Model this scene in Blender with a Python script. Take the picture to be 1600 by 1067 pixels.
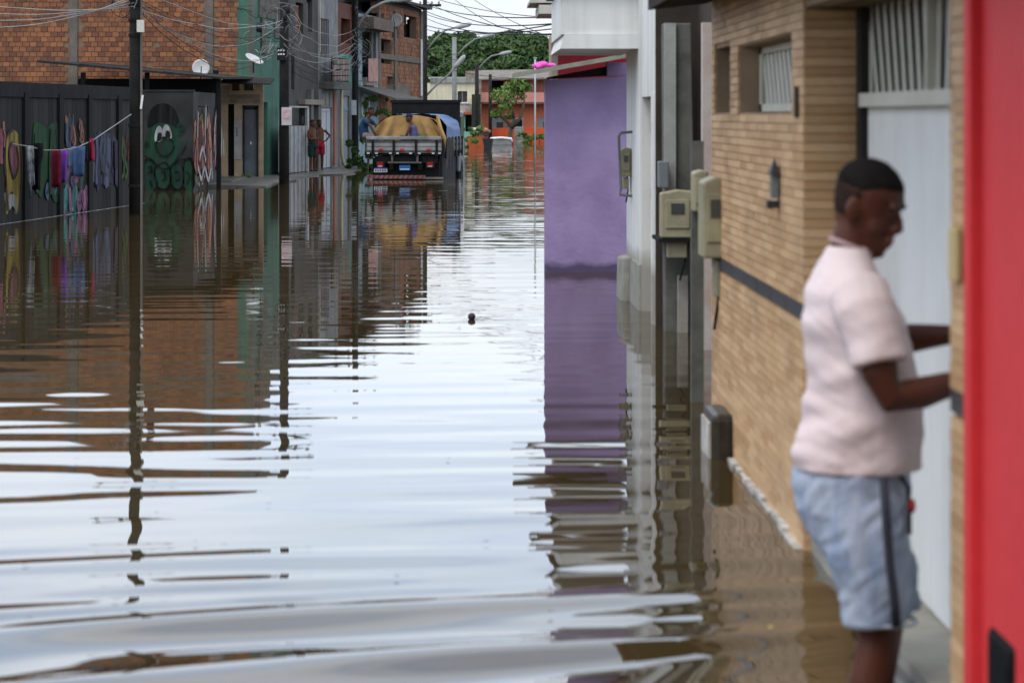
import bpy, bmesh, math, random
from mathutils import Vector, Matrix, noise
random.seed(7)
for o in list(bpy.data.objects): bpy.data.objects.remove(o)
SC = bpy.context.scene
COL = SC.collection
R = math.radians
# ------------------------------------------------------------------ camera
FPX, CAMH, VX, HY = 4000.0, 1.65, 730.0, 180.0     # focal length in photo pixels, eye height, vanishing point
cam = bpy.data.cameras.new('camera'); camo = bpy.data.objects.new('camera', cam); COL.objects.link(camo)
camo.location = (0, 0, CAMH); camo.rotation_euler = (R(90), 0, 0)
cam.sensor_width = 36; cam.lens = FPX / 1600 * 36
cam.shift_x = (800 - VX) / 1600; cam.shift_y = -(533.5 - HY) / 1600
cam.clip_start = 0.1; cam.clip_end = 2000
cam.dof.use_dof = True; cam.dof.focus_distance = 52; cam.dof.aperture_fstop = 4.4
SC.camera = camo
# ------------------------------------------------------------------ sky: bright overcast over a clear sky
SUN_EL, SUN_ROT = R(58), R(215)
w = bpy.data.worlds.new('World'); SC.world = w; w.use_nodes = True
nt = w.node_tree; nt.nodes.clear()
def N(t, **k):
    n = nt.nodes.new(t)
    for a, b in k.items(): setattr(n, a, b)
    return n
out = N('ShaderNodeOutputWorld'); bg = N('ShaderNodeBackground'); nt.links.new(bg.outputs[0], out.inputs[0])
sky = N('ShaderNodeTexSky', sky_type='NISHITA'); sky.sun_disc = False
sky.sun_elevation = SUN_EL; sky.sun_rotation = SUN_ROT; sky.dust_density = 4
tc = N('ShaderNodeTexCoord'); sep = N('ShaderNodeSeparateXYZ'); nt.links.new(tc.outputs['Generated'], sep.inputs[0])
rmp = N('ShaderNodeValToRGB'); nt.links.new(sep.outputs['Z'], rmp.inputs[0])
e = rmp.color_ramp.elements
e[0].position = 0.0; e[0].color = (.385, .392, .40, 1)
e[1].position = 1.0; e[1].color = (.66, .70, .76, 1)
for p_, c_ in ((.045, (.41, .42, .435)), (.10, (.565, .635, .73)), (.2, (.63, .72, .845)), (.5, (.62, .695, .80))):
    q = e.new(p_); q.color = (*c_, 1)
mp = N('ShaderNodeMapping'); mp.inputs['Scale'].default_value = (1.6, 1.6, 7)
nz = N('ShaderNodeTexNoise'); nz.inputs['Scale'].default_value = 2.2; nz.inputs['Detail'].default_value = 6
nt.links.new(tc.outputs['Generated'], mp.inputs[0]); nt.links.new(mp.outputs[0], nz.inputs[0])
nr = N('ShaderNodeValToRGB'); nt.links.new(nz.outputs[0], nr.inputs[0])
nr.color_ramp.elements[0].position = .35; nr.color_ramp.elements[0].color = (.76, .85, .97, 1)
nr.color_ramp.elements[1].position = .62; nr.color_ramp.elements[1].color = (1.15, 1.115, 1.07, 1)
mul = N('ShaderNodeMixRGB', blend_type='MULTIPLY'); mul.inputs[0].default_value = 1
nt.links.new(rmp.outputs[0], mul.inputs[1]); nt.links.new(nr.outputs[0], mul.inputs[2])
ms = N('ShaderNodeVectorMath', operation='SCALE'); ms.inputs['Scale'].default_value = 2.72
nt.links.new(mul.outputs[0], ms.inputs[0])
ks = N('ShaderNodeVectorMath', operation='SCALE'); ks.inputs['Scale'].default_value = .12
nt.links.new(sky.outputs[0], ks.inputs[0])
mx = N('ShaderNodeMixRGB'); mx.inputs[0].default_value = .88
nt.links.new(ks.outputs[0], mx.inputs[1]); nt.links.new(ms.outputs[0], mx.inputs[2]); nt.links.new(mx.outputs[0], bg.inputs[0])
bg.inputs[1].default_value = 1.0
sun = bpy.data.lights.new('sun', 'SUN'); sun.energy = 1.5; sun.angle = R(25); sun.color = (1, .95, .87)
so = bpy.data.objects.new('sun', sun); COL.objects.link(so)
so.rotation_euler = (R(90) - SUN_EL, 0, R(180) - SUN_ROT)
SC.view_settings.view_transform = 'Standard'; SC.view_settings.look = 'None'
SC.view_settings.exposure = 0.0; SC.view_settings.gamma = 1
# ------------------------------------------------------------------ materials
MATS = {}
def mat(name, col, col2=None, scale=3.0, rough=.8, bump=.15, streak=0.0, island=False, metal=0.0, spec=.14,
        stretch=(1, 1, 1), detail=5, grime=0.0, grime_col=(.03, .028, .022), tide=None):
    if name in MATS: return MATS[name]
    m = bpy.data.materials.new(name); m.use_nodes = True; t = m.node_tree
    b = t.nodes['Principled BSDF']; L = t.links.new
    def nn(ty, **k):
        n = t.nodes.new(ty)
        for a, c in k.items(): setattr(n, a, c)
        return n
    co = nn('ShaderNodeTexCoord'); ge = nn('ShaderNodeNewGeometry')
    ma = nn('ShaderNodeMapping'); ma.inputs['Scale'].default_value = stretch
    L(ge.outputs['Position'], ma.inputs[0])
    n1 = nn('ShaderNodeTexNoise'); n1.inputs['Scale'].default_value = scale; n1.inputs['Detail'].default_value = detail
    n1.inputs['Roughness'].default_value = .62
    L(ma.outputs[0], n1.inputs[0])
    if col2 is None: col2 = tuple(c * .68 for c in col)
    rp = nn('ShaderNodeValToRGB'); rp.color_ramp.elements[0].position = .32; rp.color_ramp.elements[1].position = .68
    rp.color_ramp.elements[0].color = (*col2, 1); rp.color_ramp.elements[1].color = (*col, 1)
    if island:
        oi = nn('ShaderNodeObjectInfo'); ad = nn('ShaderNodeMath', operation='ADD'); fr = nn('ShaderNodeMath', operation='FRACT')
        L(oi.outputs['Random'], ad.inputs[0]); L(ge.outputs['Random Per Island'], ad.inputs[1]); L(ad.outputs[0], fr.inputs[0])
        mi = nn('ShaderNodeMath', operation='MULTIPLY_ADD'); mi.inputs[1].default_value = .75; 
        sc = nn('ShaderNodeMath', operation='MULTIPLY'); sc.inputs[1].default_value = .35
        L(n1.outputs[0], sc.inputs[0]); L(fr.outputs[0], mi.inputs[0]); L(sc.outputs[0], mi.inputs[2])
        L(mi.outputs[0], rp.inputs[0])
        rp.color_ramp.elements[0].position = .15; rp.color_ramp.elements[1].position = .9
    else: L(n1.outputs[0], rp.inputs[0])
    last = rp.outputs[0]
    if streak or grime:
        m2 = nn('ShaderNodeMapping'); m2.inputs['Scale'].default_value = (5, 5, .35) if streak else (1.2, 1.2, 1.2)
        n2 = nn('ShaderNodeTexNoise'); n2.inputs['Scale'].default_value = 1.3; n2.inputs['Detail'].default_value = 6
        L(ge.outputs['Position'], m2.inputs[0]); L(m2.outputs[0], n2.inputs[0])
        r2 = nn('ShaderNodeMapRange'); r2.inputs['From Min'].default_value = .45; r2.inputs['From Max'].default_value = .75
        r2.inputs['To Max'].default_value = max(streak, grime)
        L(n2.outputs[0], r2.inputs[0])
        mm = nn('ShaderNodeMixRGB'); L(r2.outputs[0], mm.inputs[0]); L(last, mm.inputs[1]); mm.inputs[2].default_value = (*grime_col, 1)
        last = mm.outputs[0]
    if tide:
        z0, amp, tcol = tide
        sx = nn('ShaderNodeSeparateXYZ'); L(ge.outputs['Position'], sx.inputs[0])
        n4 = nn('ShaderNodeTexNoise'); n4.inputs['Scale'].default_value = 3.5; n4.inputs['Detail'].default_value = 7; L(ge.outputs['Position'], n4.inputs[0])
        ma4 = nn('ShaderNodeMath', operation='MULTIPLY_ADD'); ma4.inputs[1].default_value = amp; L(n4.outputs[0], ma4.inputs[0]); L(sx.outputs['Z'], ma4.inputs[2])
        r4 = nn('ShaderNodeMapRange'); r4.inputs['From Min'].default_value = z0 + amp * .5 - amp * .25; r4.inputs['From Max'].default_value = z0 + amp * .5 + amp * .25
        r4.inputs['To Min'].default_value = .85; r4.inputs['To Max'].default_value = 0; L(ma4.outputs[0], r4.inputs[0])
        m4 = nn('ShaderNodeMixRGB'); L(r4.outputs[0], m4.inputs[0]); L(last, m4.inputs[1]); m4.inputs[2].default_value = (*tcol, 1); last = m4.outputs[0]
    L(last, b.inputs['Base Color'])
    b.inputs['Roughness'].default_value = rough; b.inputs['Metallic'].default_value = metal
    b.inputs['Specular IOR Level'].default_value = spec
    if bump:
        n3 = nn('ShaderNodeTexNoise'); n3.inputs['Scale'].default_value = scale * 9; n3.inputs['Detail'].default_value = 4
        L(ma.outputs[0], n3.inputs[0])
        bp = nn('ShaderNodeBump'); bp.inputs['Strength'].default_value = bump; bp.inputs['Distance'].default_value = .02
        L(n3.outputs[0], bp.inputs['Height']); L(bp.outputs[0], b.inputs['Normal'])
    MATS[name] = m
    return m
# ------------------------------------------------------------------ mesh helpers
ORG = {}
def V(*a): return Vector(a)
def P(px, py, Y): return Vector(((px - VX) * Y / FPX, Y, CAMH - (py - HY) * Y / FPX))
def wY(py): return FPX * CAMH / (py - HY)
class MB:
    def __init__(s): s.v = []; s.f = []
    def add(s, vs, fs):
        o = len(s.v); s.v += [tuple(v) for v in vs]; s.f += [tuple(i + o for i in f) for f in fs]; return s
    def box(s, x0, x1, y0, y1, z0, z1):
        return s.hexa([(x0, y0, z0), (x1, y0, z0), (x1, y1, z0), (x0, y1, z0), (x0, y0, z1), (x1, y0, z1), (x1, y1, z1), (x0, y1, z1)])
    def hexa(s, v): return s.add(v, [(0, 3, 2, 1), (4, 5, 6, 7), (0, 1, 5, 4), (1, 2, 6, 5), (2, 3, 7, 6), (3, 0, 4, 7)])
    def bar(s, a, b, w, h=None, up=(0, 0, 1)):
        a = Vector(a); b = Vector(b); h = h or w; d = (b - a).normalized(); u = Vector(up)
        if abs(d.dot(u)) > .95: u = Vector((0, 1, 0))
        x = d.cross(u).normalized() * w / 2; y = x.cross(d).normalized() * h / 2
        return s.hexa([a - x - y, a + x - y, b + x - y, b - x - y, a - x + y, a + x + y, b + x + y, b - x + y])
    def tube(s, pts, rad, n=8, cap=True):
        pts = [Vector(p) for p in pts]; k = len(pts)
        if not isinstance(rad, (list, tuple)): rad = [rad] * k
        rings = []; ref = None
        for i in range(k):
            d = (pts[min(i + 1, k - 1)] - pts[max(i - 1, 0)])
            d = d.normalized() if d.length > 1e-9 else Vector((0, 0, 1))
            if ref is None: ref = Vector((0, 0, 1)) if abs(d.z) < .9 else Vector((1, 0, 0))
            x = d.cross(ref).normalized(); y = x.cross(d).normalized(); ref = y
            r = rad[i]; rx, ry = r if isinstance(r, tuple) else (r, r)
            rings.append([pts[i] + x * math.cos(2 * math.pi * j / n) * rx + y * math.sin(2 * math.pi * j / n) * ry for j in range(n)])
        return s.loft(rings, cap)
    def loft(s, rings, cap=True, close=True):
        n = len(rings[0]); vs = [p for r in rings for p in r]; fs = []
        for i in range(len(rings) - 1):
            for j in range(n if close else n - 1):
                a = i * n + j; b = i * n + (j + 1) % n
                fs.append((a, b, b + n, a + n))
        if cap: fs += [tuple(range(n))[::-1], tuple(range((len(rings) - 1) * n, len(rings) * n))]
        return s.add(vs, fs)
    def cyl(s, a, b, r, r2=None, n=12): return s.tube([a, b], [r, r2 if r2 is not None else r], n)
    def ell(s, c, rx, ry, rz, n=12, m=8, rot=None):
        rings = []
        for i in range(m + 1):
            t = math.pi * i / m; r_ = max(math.sin(t), .02)
            rg = []
            for j in range(n):
                p = Vector((rx * r_ * math.cos(2 * math.pi * j / n), ry * r_ * math.sin(2 * math.pi * j / n), rz * math.cos(t)))
                if rot: p = rot @ p
                rg.append(Vector(c) + p)
            rings.append(rg)
        return s.loft(rings)
    def prism(s, poly, ext):
        e_ = Vector(ext); n = len(poly); poly = [Vector(p) for p in poly]
        return s.add(poly + [p + e_ for p in poly], [tuple(range(n))[::-1], tuple(range(n, 2 * n))] + [(i, (i + 1) % n, (i + 1) % n + n, i + n) for i in range(n)])
    def mesh(s, name, off=(0, 0, 0)):
        m = bpy.data.meshes.new(name); o = Vector(off)
        m.from_pydata([tuple(Vector(v) - o) for v in s.v], [], s.f); m.update()
        bm = bmesh.new(); bm.from_mesh(m); bmesh.ops.recalc_face_normals(bm, faces=bm.faces); bm.to_mesh(m); bm.free()
        return m
    def build(s, name, m, parent=None, smooth=False, label=None, cat=None, group=None, kind=None, bev=0):
        if parent is None:
            xs = [v[0] for v in s.v]; ys = [v[1] for v in s.v]; zs = [v[2] for v in s.v]
            org = Vector(((min(xs) + max(xs)) / 2, (min(ys) + max(ys)) / 2, min(zs)))
            if kind in ('structure',): org = Vector((0, 0, 0))
        else: org = ORG[parent.name]
        me = s.mesh(name, org)
        return link(name, me, m, parent, smooth, label, cat, group, kind, org, bev)
def link(name, me, m, parent=None, smooth=False, label=None, cat=None, group=None, kind=None, org=None, bev=0):
    o = bpy.data.objects.new(name, me); COL.objects.link(o)
    if m is not None and not me.materials: me.materials.append(m)
    if smooth:
        for p in me.polygons: p.use_smooth = True
    if parent is not None: o.parent = parent; ORG[o.name] = ORG[parent.name]
    else: o.location = org; ORG[o.name] = Vector(org)
    if bev:
        b = o.modifiers.new('bevel', 'BEVEL'); b.width = bev; b.segments = 2; b.limit_method = 'ANGLE'
    return tag(o, label, cat, group, kind)
def tag(o, label=None, cat=None, group=None, kind=None):
    if label: o['label'] = label
    if cat: o['category'] = cat
    if group: o['group'] = group
    if kind: o['kind'] = kind
    return o
def thing(name, loc, label, cat, group=None, rz=0, local=False):
    o = bpy.data.objects.new(name, None); COL.objects.link(o); o.location = loc; o.rotation_euler = (0, 0, rz)
    o.empty_display_size = .2
    ORG[o.name] = Vector((0, 0, 0)) if local else Vector(loc)
    return tag(o, label, cat, group)
def inst(name, me, loc, parent, rz=0, scale=(1, 1, 1)):       # a piece sharing mesh data
    o = bpy.data.objects.new(name, me); COL.objects.link(o); o.parent = parent
    o.location = Vector(loc) - ORG[parent.name]; o.rotation_euler = (0, 0, rz); o.scale = scale
    return o
def fuse(mb, voxel, it=4):
    m = mb.mesh('fuse_tmp'); o = bpy.data.objects.new('fuse_tmp', m); COL.objects.link(o)
    r_ = o.modifiers.new('r', 'REMESH'); r_.mode = 'VOXEL'; r_.voxel_size = voxel
    s_ = o.modifiers.new('s', 'SMOOTH'); s_.iterations = it; s_.factor = .5
    dg = bpy.context.evaluated_depsgraph_get(); dg.update()
    me = bpy.data.meshes.new_from_object(o.evaluated_get(dg)); bpy.data.objects.remove(o)
    return me
class Fr:                                                    # a vertical plane: O + u*d, outward normal n towards the street
    def __init__(s, O, D):
        s.O = Vector((O[0], O[1])); s.d = Vector(D).normalized()
        s.n = Vector((s.d.y, -s.d.x))
        if s.n.dot(-s.O) < 0: s.n = -s.n
        s.ang = math.atan2(s.d.y, s.d.x)
    def u(s, px):
        k = (px - VX) / FPX; return (k * s.O.y - s.O.x) / (s.d.x - k * s.d.y)
    def z(s, px, py): return CAMH - (py - HY) * (s.O.y + s.u(px) * s.d.y) / FPX
    def pt(s, u, dd, z): q = s.O + s.d * u + s.n * dd; return Vector((q.x, q.y, z))
    def p(s, px, py, dd=0): return s.pt(s.u(px), dd, s.z(px, py))
    def box(s, mb, u0, u1, d0, d1, z0, z1):
        return mb.hexa([s.pt(u0, d1, z0), s.pt(u1, d1, z0), s.pt(u1, d0, z0), s.pt(u0, d0, z0), s.pt(u0, d1, z1), s.pt(u1, d1, z1), s.pt(u1, d0, z1), s.pt(u0, d0, z1)])
    def rect(s, x0, x1, y0, y1):                             # photo rectangle -> (u0,u1,z0,z1)
        xm = (x0 + x1) / 2; a, b = sorted((s.u(x0), s.u(x1))); return a, b, s.z(xm, y1), s.z(xm, y0)
    def pbox(s, mb, x0, x1, y0, y1, d0, d1):
        a, b, c, d = s.rect(x0, x1, y0, y1); return s.box(mb, a, b, d0, d1, c, d)
    def wall(s, mb, u0, u1, z0, z1, th, ops=(), dd=0):
        us = sorted({u0, u1, *[min(max(q, u0), u1) for o in ops for q in o[:2]]})
        zs = sorted({z0, z1, *[min(max(q, z0), z1) for o in ops for q in o[2:]]})
        for i in range(len(us) - 1):
            run = None
            for j in range(len(zs) - 1):
                um = (us[i] + us[i + 1]) / 2; zm = (zs[j] + zs[j + 1]) / 2
                hole = any(o[0] < um < o[1] and o[2] < zm < o[3] for o in ops)
                if not hole: run = run if run is not None else zs[j]
                if run is not None and (hole or j == len(zs) - 2):
                    s.box(mb, us[i], us[i + 1], dd - th, dd, run, zs[j] if hole else zs[j + 1]); run = None
        return mb
    def paint(s, pts, dd, th=.003, smooth=True):             # a flat painted shape lying on the wall, outline in photo pixels
        if smooth: pts = spline(pts)
        mb = MB(); mb.prism([s.p(x, y, dd) for x, y in pts], Vector((s.n.x, s.n.y, 0)) * th)
        return mb
def spline(pts, k=4):
    n = len(pts); o = []
    for i in range(n):
        a, b, c, d = [Vector((*pts[(i + j) % n], 0)) for j in (-1, 0, 1, 2)]
        for t in range(k):
            t /= k
            q = .5 * ((2 * b) + (c - a) * t + (2 * a - 5 * b + 4 * c - d) * t * t + (3 * b - a - 3 * c + d) * t ** 3)
            o.append((q.x, q.y))
    return o
def ring(cx, cy, z, fr, bk, hw, n=20, sq=1.0):
    o = []
    for j in range(n):
        a = 2 * math.pi * j / n; c, s_ = math.cos(a), math.sin(a)
        c2 = math.copysign(abs(c) ** sq, c); s2 = math.copysign(abs(s_) ** sq, s_)
        o.append(Vector((cx + (fr if c > 0 else bk) * c2, cy + hw * s2, z)))
    return o
# ================================================================== SETTING
M_ground = mat('mud', (.10, .08, .055))
g = MB(); g.add([(-400, -20, -.36), (400, -20, -.36), (400, 900, -.36), (-400, 900, -.36)], [(0, 1, 2, 3)])
g.build('ground', M_ground, kind='structure')
# ---- flood water: real waves in the mesh, fine ripples in the shader
def water_mat():
    m = bpy.data.materials.new('flood_water'); m.use_nodes = True; t = m.node_tree; L = t.links.new
    b = t.nodes['Principled BSDF']
    def nn(ty, **k):
        n = t.nodes.new(ty)
        for a, c in k.items(): setattr(n, a, c)
        return n
    b.inputs['Roughness'].default_value = .015; b.inputs['IOR'].default_value = 1.38
    ge = nn('ShaderNodeNewGeometry')
    n0 = nn('ShaderNodeTexNoise'); n0.inputs['Scale'].default_value = .8; n0.inputs['Detail'].default_value = 4
    L(ge.outputs['Position'], n0.inputs[0])
    rp = nn('ShaderNodeValToRGB'); rp.color_ramp.elements[0].color = (.028, .0185, .007, 1); rp.color_ramp.elements[1].color = (.058, .039, .015, 1)
    L(n0.outputs[0], rp.inputs[0]); L(rp.outputs[0], b.inputs['Base Color'])
    tot = None
    # ripples: (scale vector, slope)
    for sc, amp, mask in (((2.2, 6.5, 1), .010, .45), ((.9, 3.0, 1), .0065, None), ((9, 22, 1), .0045, .5)):
        ma = nn('ShaderNodeMapping'); ma.inputs['Scale'].default_value = sc; L(ge.outputs['Position'], ma.inputs[0])
        no = nn('ShaderNodeTexNoise'); no.inputs['Scale'].default_value = 1; no.inputs['Detail'].default_value = 2; L(ma.outputs[0], no.inputs[0])
        su = nn('ShaderNodeVectorMath', operation='SUBTRACT'); su.inputs[1].default_value = (.5, .5, .5); L(no.outputs['Color'], su.inputs[0])
        ml = nn('ShaderNodeVectorMath', operation='MULTIPLY'); ml.inputs[1].default_value = (amp * .8 * 2, amp * 2, 0); L(su.outputs[0], ml.inputs[0])
        o = ml.outputs[0]
        if mask:
            k = nn('ShaderNodeTexNoise'); k.inputs['Scale'].default_value = .22; k.inputs['Detail'].default_value = 2; L(ge.outputs['Position'], k.inputs[0])
            mr = nn('ShaderNodeMapRange'); mr.inputs['From Min'].default_value = mask - .1; mr.inputs['From Max'].default_value = mask + .15; mr.inputs['To Min'].default_value = .12
            L(k.outputs[0], mr.inputs[0])
            s2 = nn('ShaderNodeVectorMath', operation='SCALE'); L(o, s2.inputs[0]); L(mr.outputs[0], s2.inputs['Scale']); o = s2.outputs[0]
        if tot is None: tot = o
        else:
            ad = nn('ShaderNodeVectorMath', operation='ADD'); L(tot, ad.inputs[0]); L(o, ad.inputs[1]); tot = ad.outputs[0]
    # sparse flecks where a wavelet catches the sky
    ma = nn('ShaderNodeMapping'); ma.inputs['Scale'].default_value = (1.1, 3.6, 1); L(ge.outputs['Position'], ma.inputs[0])
    fk = nn('ShaderNodeTexNoise'); fk.inputs['Scale'].default_value = 1; fk.inputs['Detail'].default_value = 1; L(ma.outputs[0], fk.inputs[0])
    fr = nn('ShaderNodeMapRange'); fr.inputs['From Min'].default_value = .70; fr.inputs['From Max'].default_value = .78; fr.inputs['To Max'].default_value = .055
    L(fk.outputs[0], fr.inputs[0]); cx = nn('ShaderNodeCombineXYZ'); L(fr.outputs[0], cx.inputs[1])
    ng = nn('ShaderNodeVectorMath', operation='SCALE'); ng.inputs['Scale'].default_value = -1; L(cx.outputs[0], ng.inputs[0])
    ad = nn('ShaderNodeVectorMath', operation='ADD'); L(tot, ad.inputs[0]); L(ng.outputs[0], ad.inputs[1]); tot = ad.outputs[0]
    at = nn('ShaderNodeAttribute'); at.attribute_name = 'ruffle'
    s3 = nn('ShaderNodeVectorMath', operation='SCALE'); L(tot, s3.inputs[0]); L(at.outputs['Fac'], s3.inputs['Scale'])
    a2 = nn('ShaderNodeVectorMath', operation='ADD'); L(ge.outputs['Normal'], a2.inputs[0]); L(s3.outputs[0], a2.inputs[1])
    nm = nn('ShaderNodeVectorMath', operation='NORMALIZE'); L(a2.outputs[0], nm.inputs[0]); L(nm.outputs[0], b.inputs['Normal'])
    return m
def smooth(a, b, x):
    t = min(max((x - a) / (b - a), 0), 1); return t * t * (3 - 2 * t)
def slope_env(x, y):
    s = .0030 + .115 * (1 - smooth(6.4, 9.8, y)) + .0105 * (1 - smooth(9.5, 16, y)) + .0022 * (1 - smooth(14, 30, y))
    s *= 1 - .75 * smooth(.55, 1.1, x) * (1 - smooth(9, 14, y)) * .6
    return s
rw = random.Random(3)
WAVES = []
for i in range(15):
    lam = rw.choice((.36, .42, .48, .54, .62, .75, 1.0)) * rw.uniform(.9, 1.1)
    th = rw.gauss(0, .16); ph = rw.uniform(0, 6.28)
    WAVES.append((lam, th, ph))
def wave_h(x, y):
    e_ = slope_env(x, y); h = 0
    tilt = .36 * (1 - smooth(7.5, 11, y))
    for lam, th, ph in WAVES:
        k = 6.2832 / lam; a = th + tilt
        h += math.sin(k * (y * math.cos(a) - x * math.sin(a)) + ph + 2.6 * noise.noise((x * .55 + ph, y * .25, lam * 9))) * lam / 6.2832
    return h * e_ * .38
ys = []; y = 3.5
while y < 150: ys.append(y); y += .055 if y < 22 else .055 * (y / 22) ** 1.25
ys += [165, 185, 210, 250, 320, 500, 850]
xs = [-300, -60, -14] + [-9.5 + .14 * i for i in range(87)] + [3.2, 5, 14, 60, 300]
wv = []; rf = []
for yy in ys:
    for xx in xs:
        inner = -10 < xx < 3 and yy < 150
        wv.append((xx, yy, wave_h(xx, yy) if inner else 0))
        # the open middle of the street beyond the purple shack lies in the breeze
        rf.append(.55 + 1.5 * smooth(30, 55, yy) * smooth(-2.6, -.5, xx) + .5 * smooth(24, 40, yy) * smooth(-3.4, -1, xx) - .25 * smooth(14, 20, yy) * (1 - smooth(24, 34, yy)) + 1.6 * smooth(.15, .8, xx) * smooth(26, 34, yy) - .33 * smooth(.2, .7, xx) * (1 - smooth(11, 16, yy)))
nx = len(xs)
wf = [(j * nx + i, j * nx + i + 1, (j + 1) * nx + i + 1, (j + 1) * nx + i) for j in range(len(ys) - 1) for i in range(nx - 1)]
wm = bpy.data.meshes.new('water'); wm.from_pydata(wv, [], wf); wm.update()
at = wm.attributes.new('ruffle', 'FLOAT', 'POINT'); at.data.foreach_set('value', rf)
link('water', wm, water_mat(), None, True, kind='structure', org=(0, 0, 0))
# ---- pavement on the left, just above the flood
M_pave = mat('wet_concrete', (.16, .15, .13), (.07, .066, .058), scale=1.2, rough=.35, grime=.5)
pv = MB(); edge = []
L2 = Fr((-5.55, 66), (.134, 1))
bk = []
for i in range(40):
    yy = 58.5 + i * 1.1
    u = (yy - 66) / L2.d.y
    q = L2.pt(u, 0, 0); wdt = .95 + .35 * noise.noise((yy * .35, 3, 0)) + .75 * math.exp(-((yy - 71.5) / 1.6) ** 2)
    if yy < 66: q.x = -5.9 + (yy - 58.5) * .045; wdt += .3
    edge.append((q.x + wdt, yy)); bk.append((q.x - 1.2, yy))
for i in range(39):
    pv.hexa([(bk[i][0], bk[i][1], -.35), (edge[i][0], edge[i][1], -.35), (edge[i + 1][0], edge[i + 1][1], -.35), (bk[i + 1][0], bk[i + 1][1], -.35),
             (bk[i][0], bk[i][1], .085), (edge[i][0], edge[i][1], .03 + .03 * noise.noise((i * .9, 0, 5))), (edge[i + 1][0], edge[i + 1][1], .03 + .03 * noise.noise((i * .9 + .9, 0, 5))), (bk[i + 1][0], bk[i + 1][1], .085)])
pv.build('pavement', M_pave, kind='structure')
pv2 = MB(); pv2.box(-12, -5.62, 61.0, 66.4, -.35, .08); pv2.build('pavement', M_pave, kind='structure')

# ================================================================== RIGHT SIDE
XR = 1.274
FRT = Fr((XR, 0), (0, 1))
M_grout = mat('grout', (.36, .255, .165), rough=.9)
M_tile = mat('slim_tile', (.63, .405, .22), (.45, .262, .125), scale=5, rough=.5, island=True, bump=.2, grime=.3, grime_col=(.10, .06, .03))
M_dark_tile = mat('dark_listel', (.075, .075, .08), (.04, .04, .045), rough=.35, island=True)
M_white = mat('white_paint', (.74, .73, .70), (.64, .63, .60), scale=1.5, rough=.45, streak=.12, grime_col=(.3, .27, .22))
M_cream_metal = mat('cream_metal', (.56, .54, .45), (.46, .44, .37), rough=.5)
house = thing('tiled_house', (XR + 1, 10, -.3), 'house faced with ochre slim tiles and a dark tile band beside the man', 'house')
YC, YP, YP0, YF = 9.71, 6.75, 6.52, 13.34
XG = 1.493
op1 = (12.41, 13.2, 1.66, 1.99); op2 = (10.05, 12.05, 1.66, 1.97)
wl = MB()
FRT.wall(wl, YC, YF, -.36, 2.5, .10, [op1, op2], -.012)
FRT.wall(wl, YP0, YF, 2.06, 2.5, .10, [(YC, YF, 2.0, 3)], -.012)
wl.box(XR + .012, XR + .30, YP0, YP, -.36, 2.06)          # near pillar
wl.box(XR + .112, 4.5, YC + .012, YF, -.36, 1.5)           # body of the house behind the wall
wl.box(XR + .45, 4.5, YC + .012, YF, 1.5, 2.5)
wl.box(XR + .112, 1.75, YC + .012, 9.95, 1.5, 2.5)
wl.build('wall', M_grout, house)
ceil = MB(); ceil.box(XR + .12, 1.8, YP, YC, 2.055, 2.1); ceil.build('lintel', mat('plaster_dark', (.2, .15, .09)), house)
# slim tiles
ROW, TL, G = .036, .28, .003
th = .012
tile_long = MB(); tile_long.box(-th, 0, G / 2, TL - G / 2, G / 2, ROW - G / 2)
tl_mesh = tile_long.mesh('tile'); tl_mesh.materials.append(M_tile)
tile_jamb = MB(); tile_jamb.box(G / 2, .219 - G, -th, 0, G / 2, ROW - G / 2)
tj_mesh = tile_jamb.mesh('tile'); tj_mesh.materials.append(M_tile)
n_t = 0; rest = MB(); cand = []
rt = random.Random(5)
zr = -.04
rows = []
while zr < 2.45: rows.append(zr); zr += ROW
for ri, z in enumerate(rows):
    inband = .865 < z + ROW / 2 < .935
    off = (ri % 2) * TL / 2
    yy = YC - off
    while yy < YF:
        a, b = max(yy, YC), min(yy + TL, YF)
        if b - a > .03 and not inband:
            cut = [(a, b)]
            for o in (op1, op2):
                if o[2] - ROW * .6 < z + ROW / 2 < o[3] + ROW * .4:
                    nc = []
                    for (p_, q_) in cut:
                        if q_ <= o[0] or p_ >= o[1]: nc.append((p_, q_))
                        else:
                            if p_ < o[0]: nc.append((p_, o[0]))
                            if q_ > o[1]: nc.append((o[1], q_))
                    cut = nc
            for p_, q_ in cut:
                if q_ - p_ > .02: cand.append(('w', p_, q_, z))
        yy += TL
    if z < 2.02 and not inband: cand.append(('j', 0, 0, z))
    if not inband: cand.append(('p', YP0, YP, z))
    if z > 2.05:
        yy = YP
        while yy < YC - .01:
            cand.append(('w', yy, min(yy + TL, YC), z)); yy += TL
cand.sort(key=lambda c: {'p': 0, 'j': 1, 'w': 2}[c[0]] * 10 + c[1] + (100 if c[3] > 2.15 else 0))
for c in cand:
    ty, a, b, z = c
    jx = rt.uniform(-.0015, .0015)
    if ty == 'j':
        if n_t < 300: inst('tile', tj_mesh, (XR + .002, YC - .001 + jx, z), house); n_t += 1
        else: rest.box(XR + .002, XR + .217, YC - .013 + jx, YC - .001, z + .002, z + ROW - .002)
    elif n_t < 300:
        inst('tile', tl_mesh, (XR + .012 + jx, a, z), house, scale=(1, (b - a) / TL, 1)); n_t += 1
    else: rest.box(XR + jx, XR + .012, a + .002, b - .002, z + .002, z + ROW - .002)
rest.build('tiles', M_tile, house, kind='stuff')
# pillar return towards the camera is hidden by the red wall; dark listel band
for a, b in [(YP0, YP)] + [(9.71 + i * .52, min(9.71 + (i + 1) * .52, YF)) for i in range(7)]:
    bb = MB(); bb.box(XR - .001, XR + .012, a + .006, b - .006, .873, .932); bb.build('band_tile', M_dark_tile, house)
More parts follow.
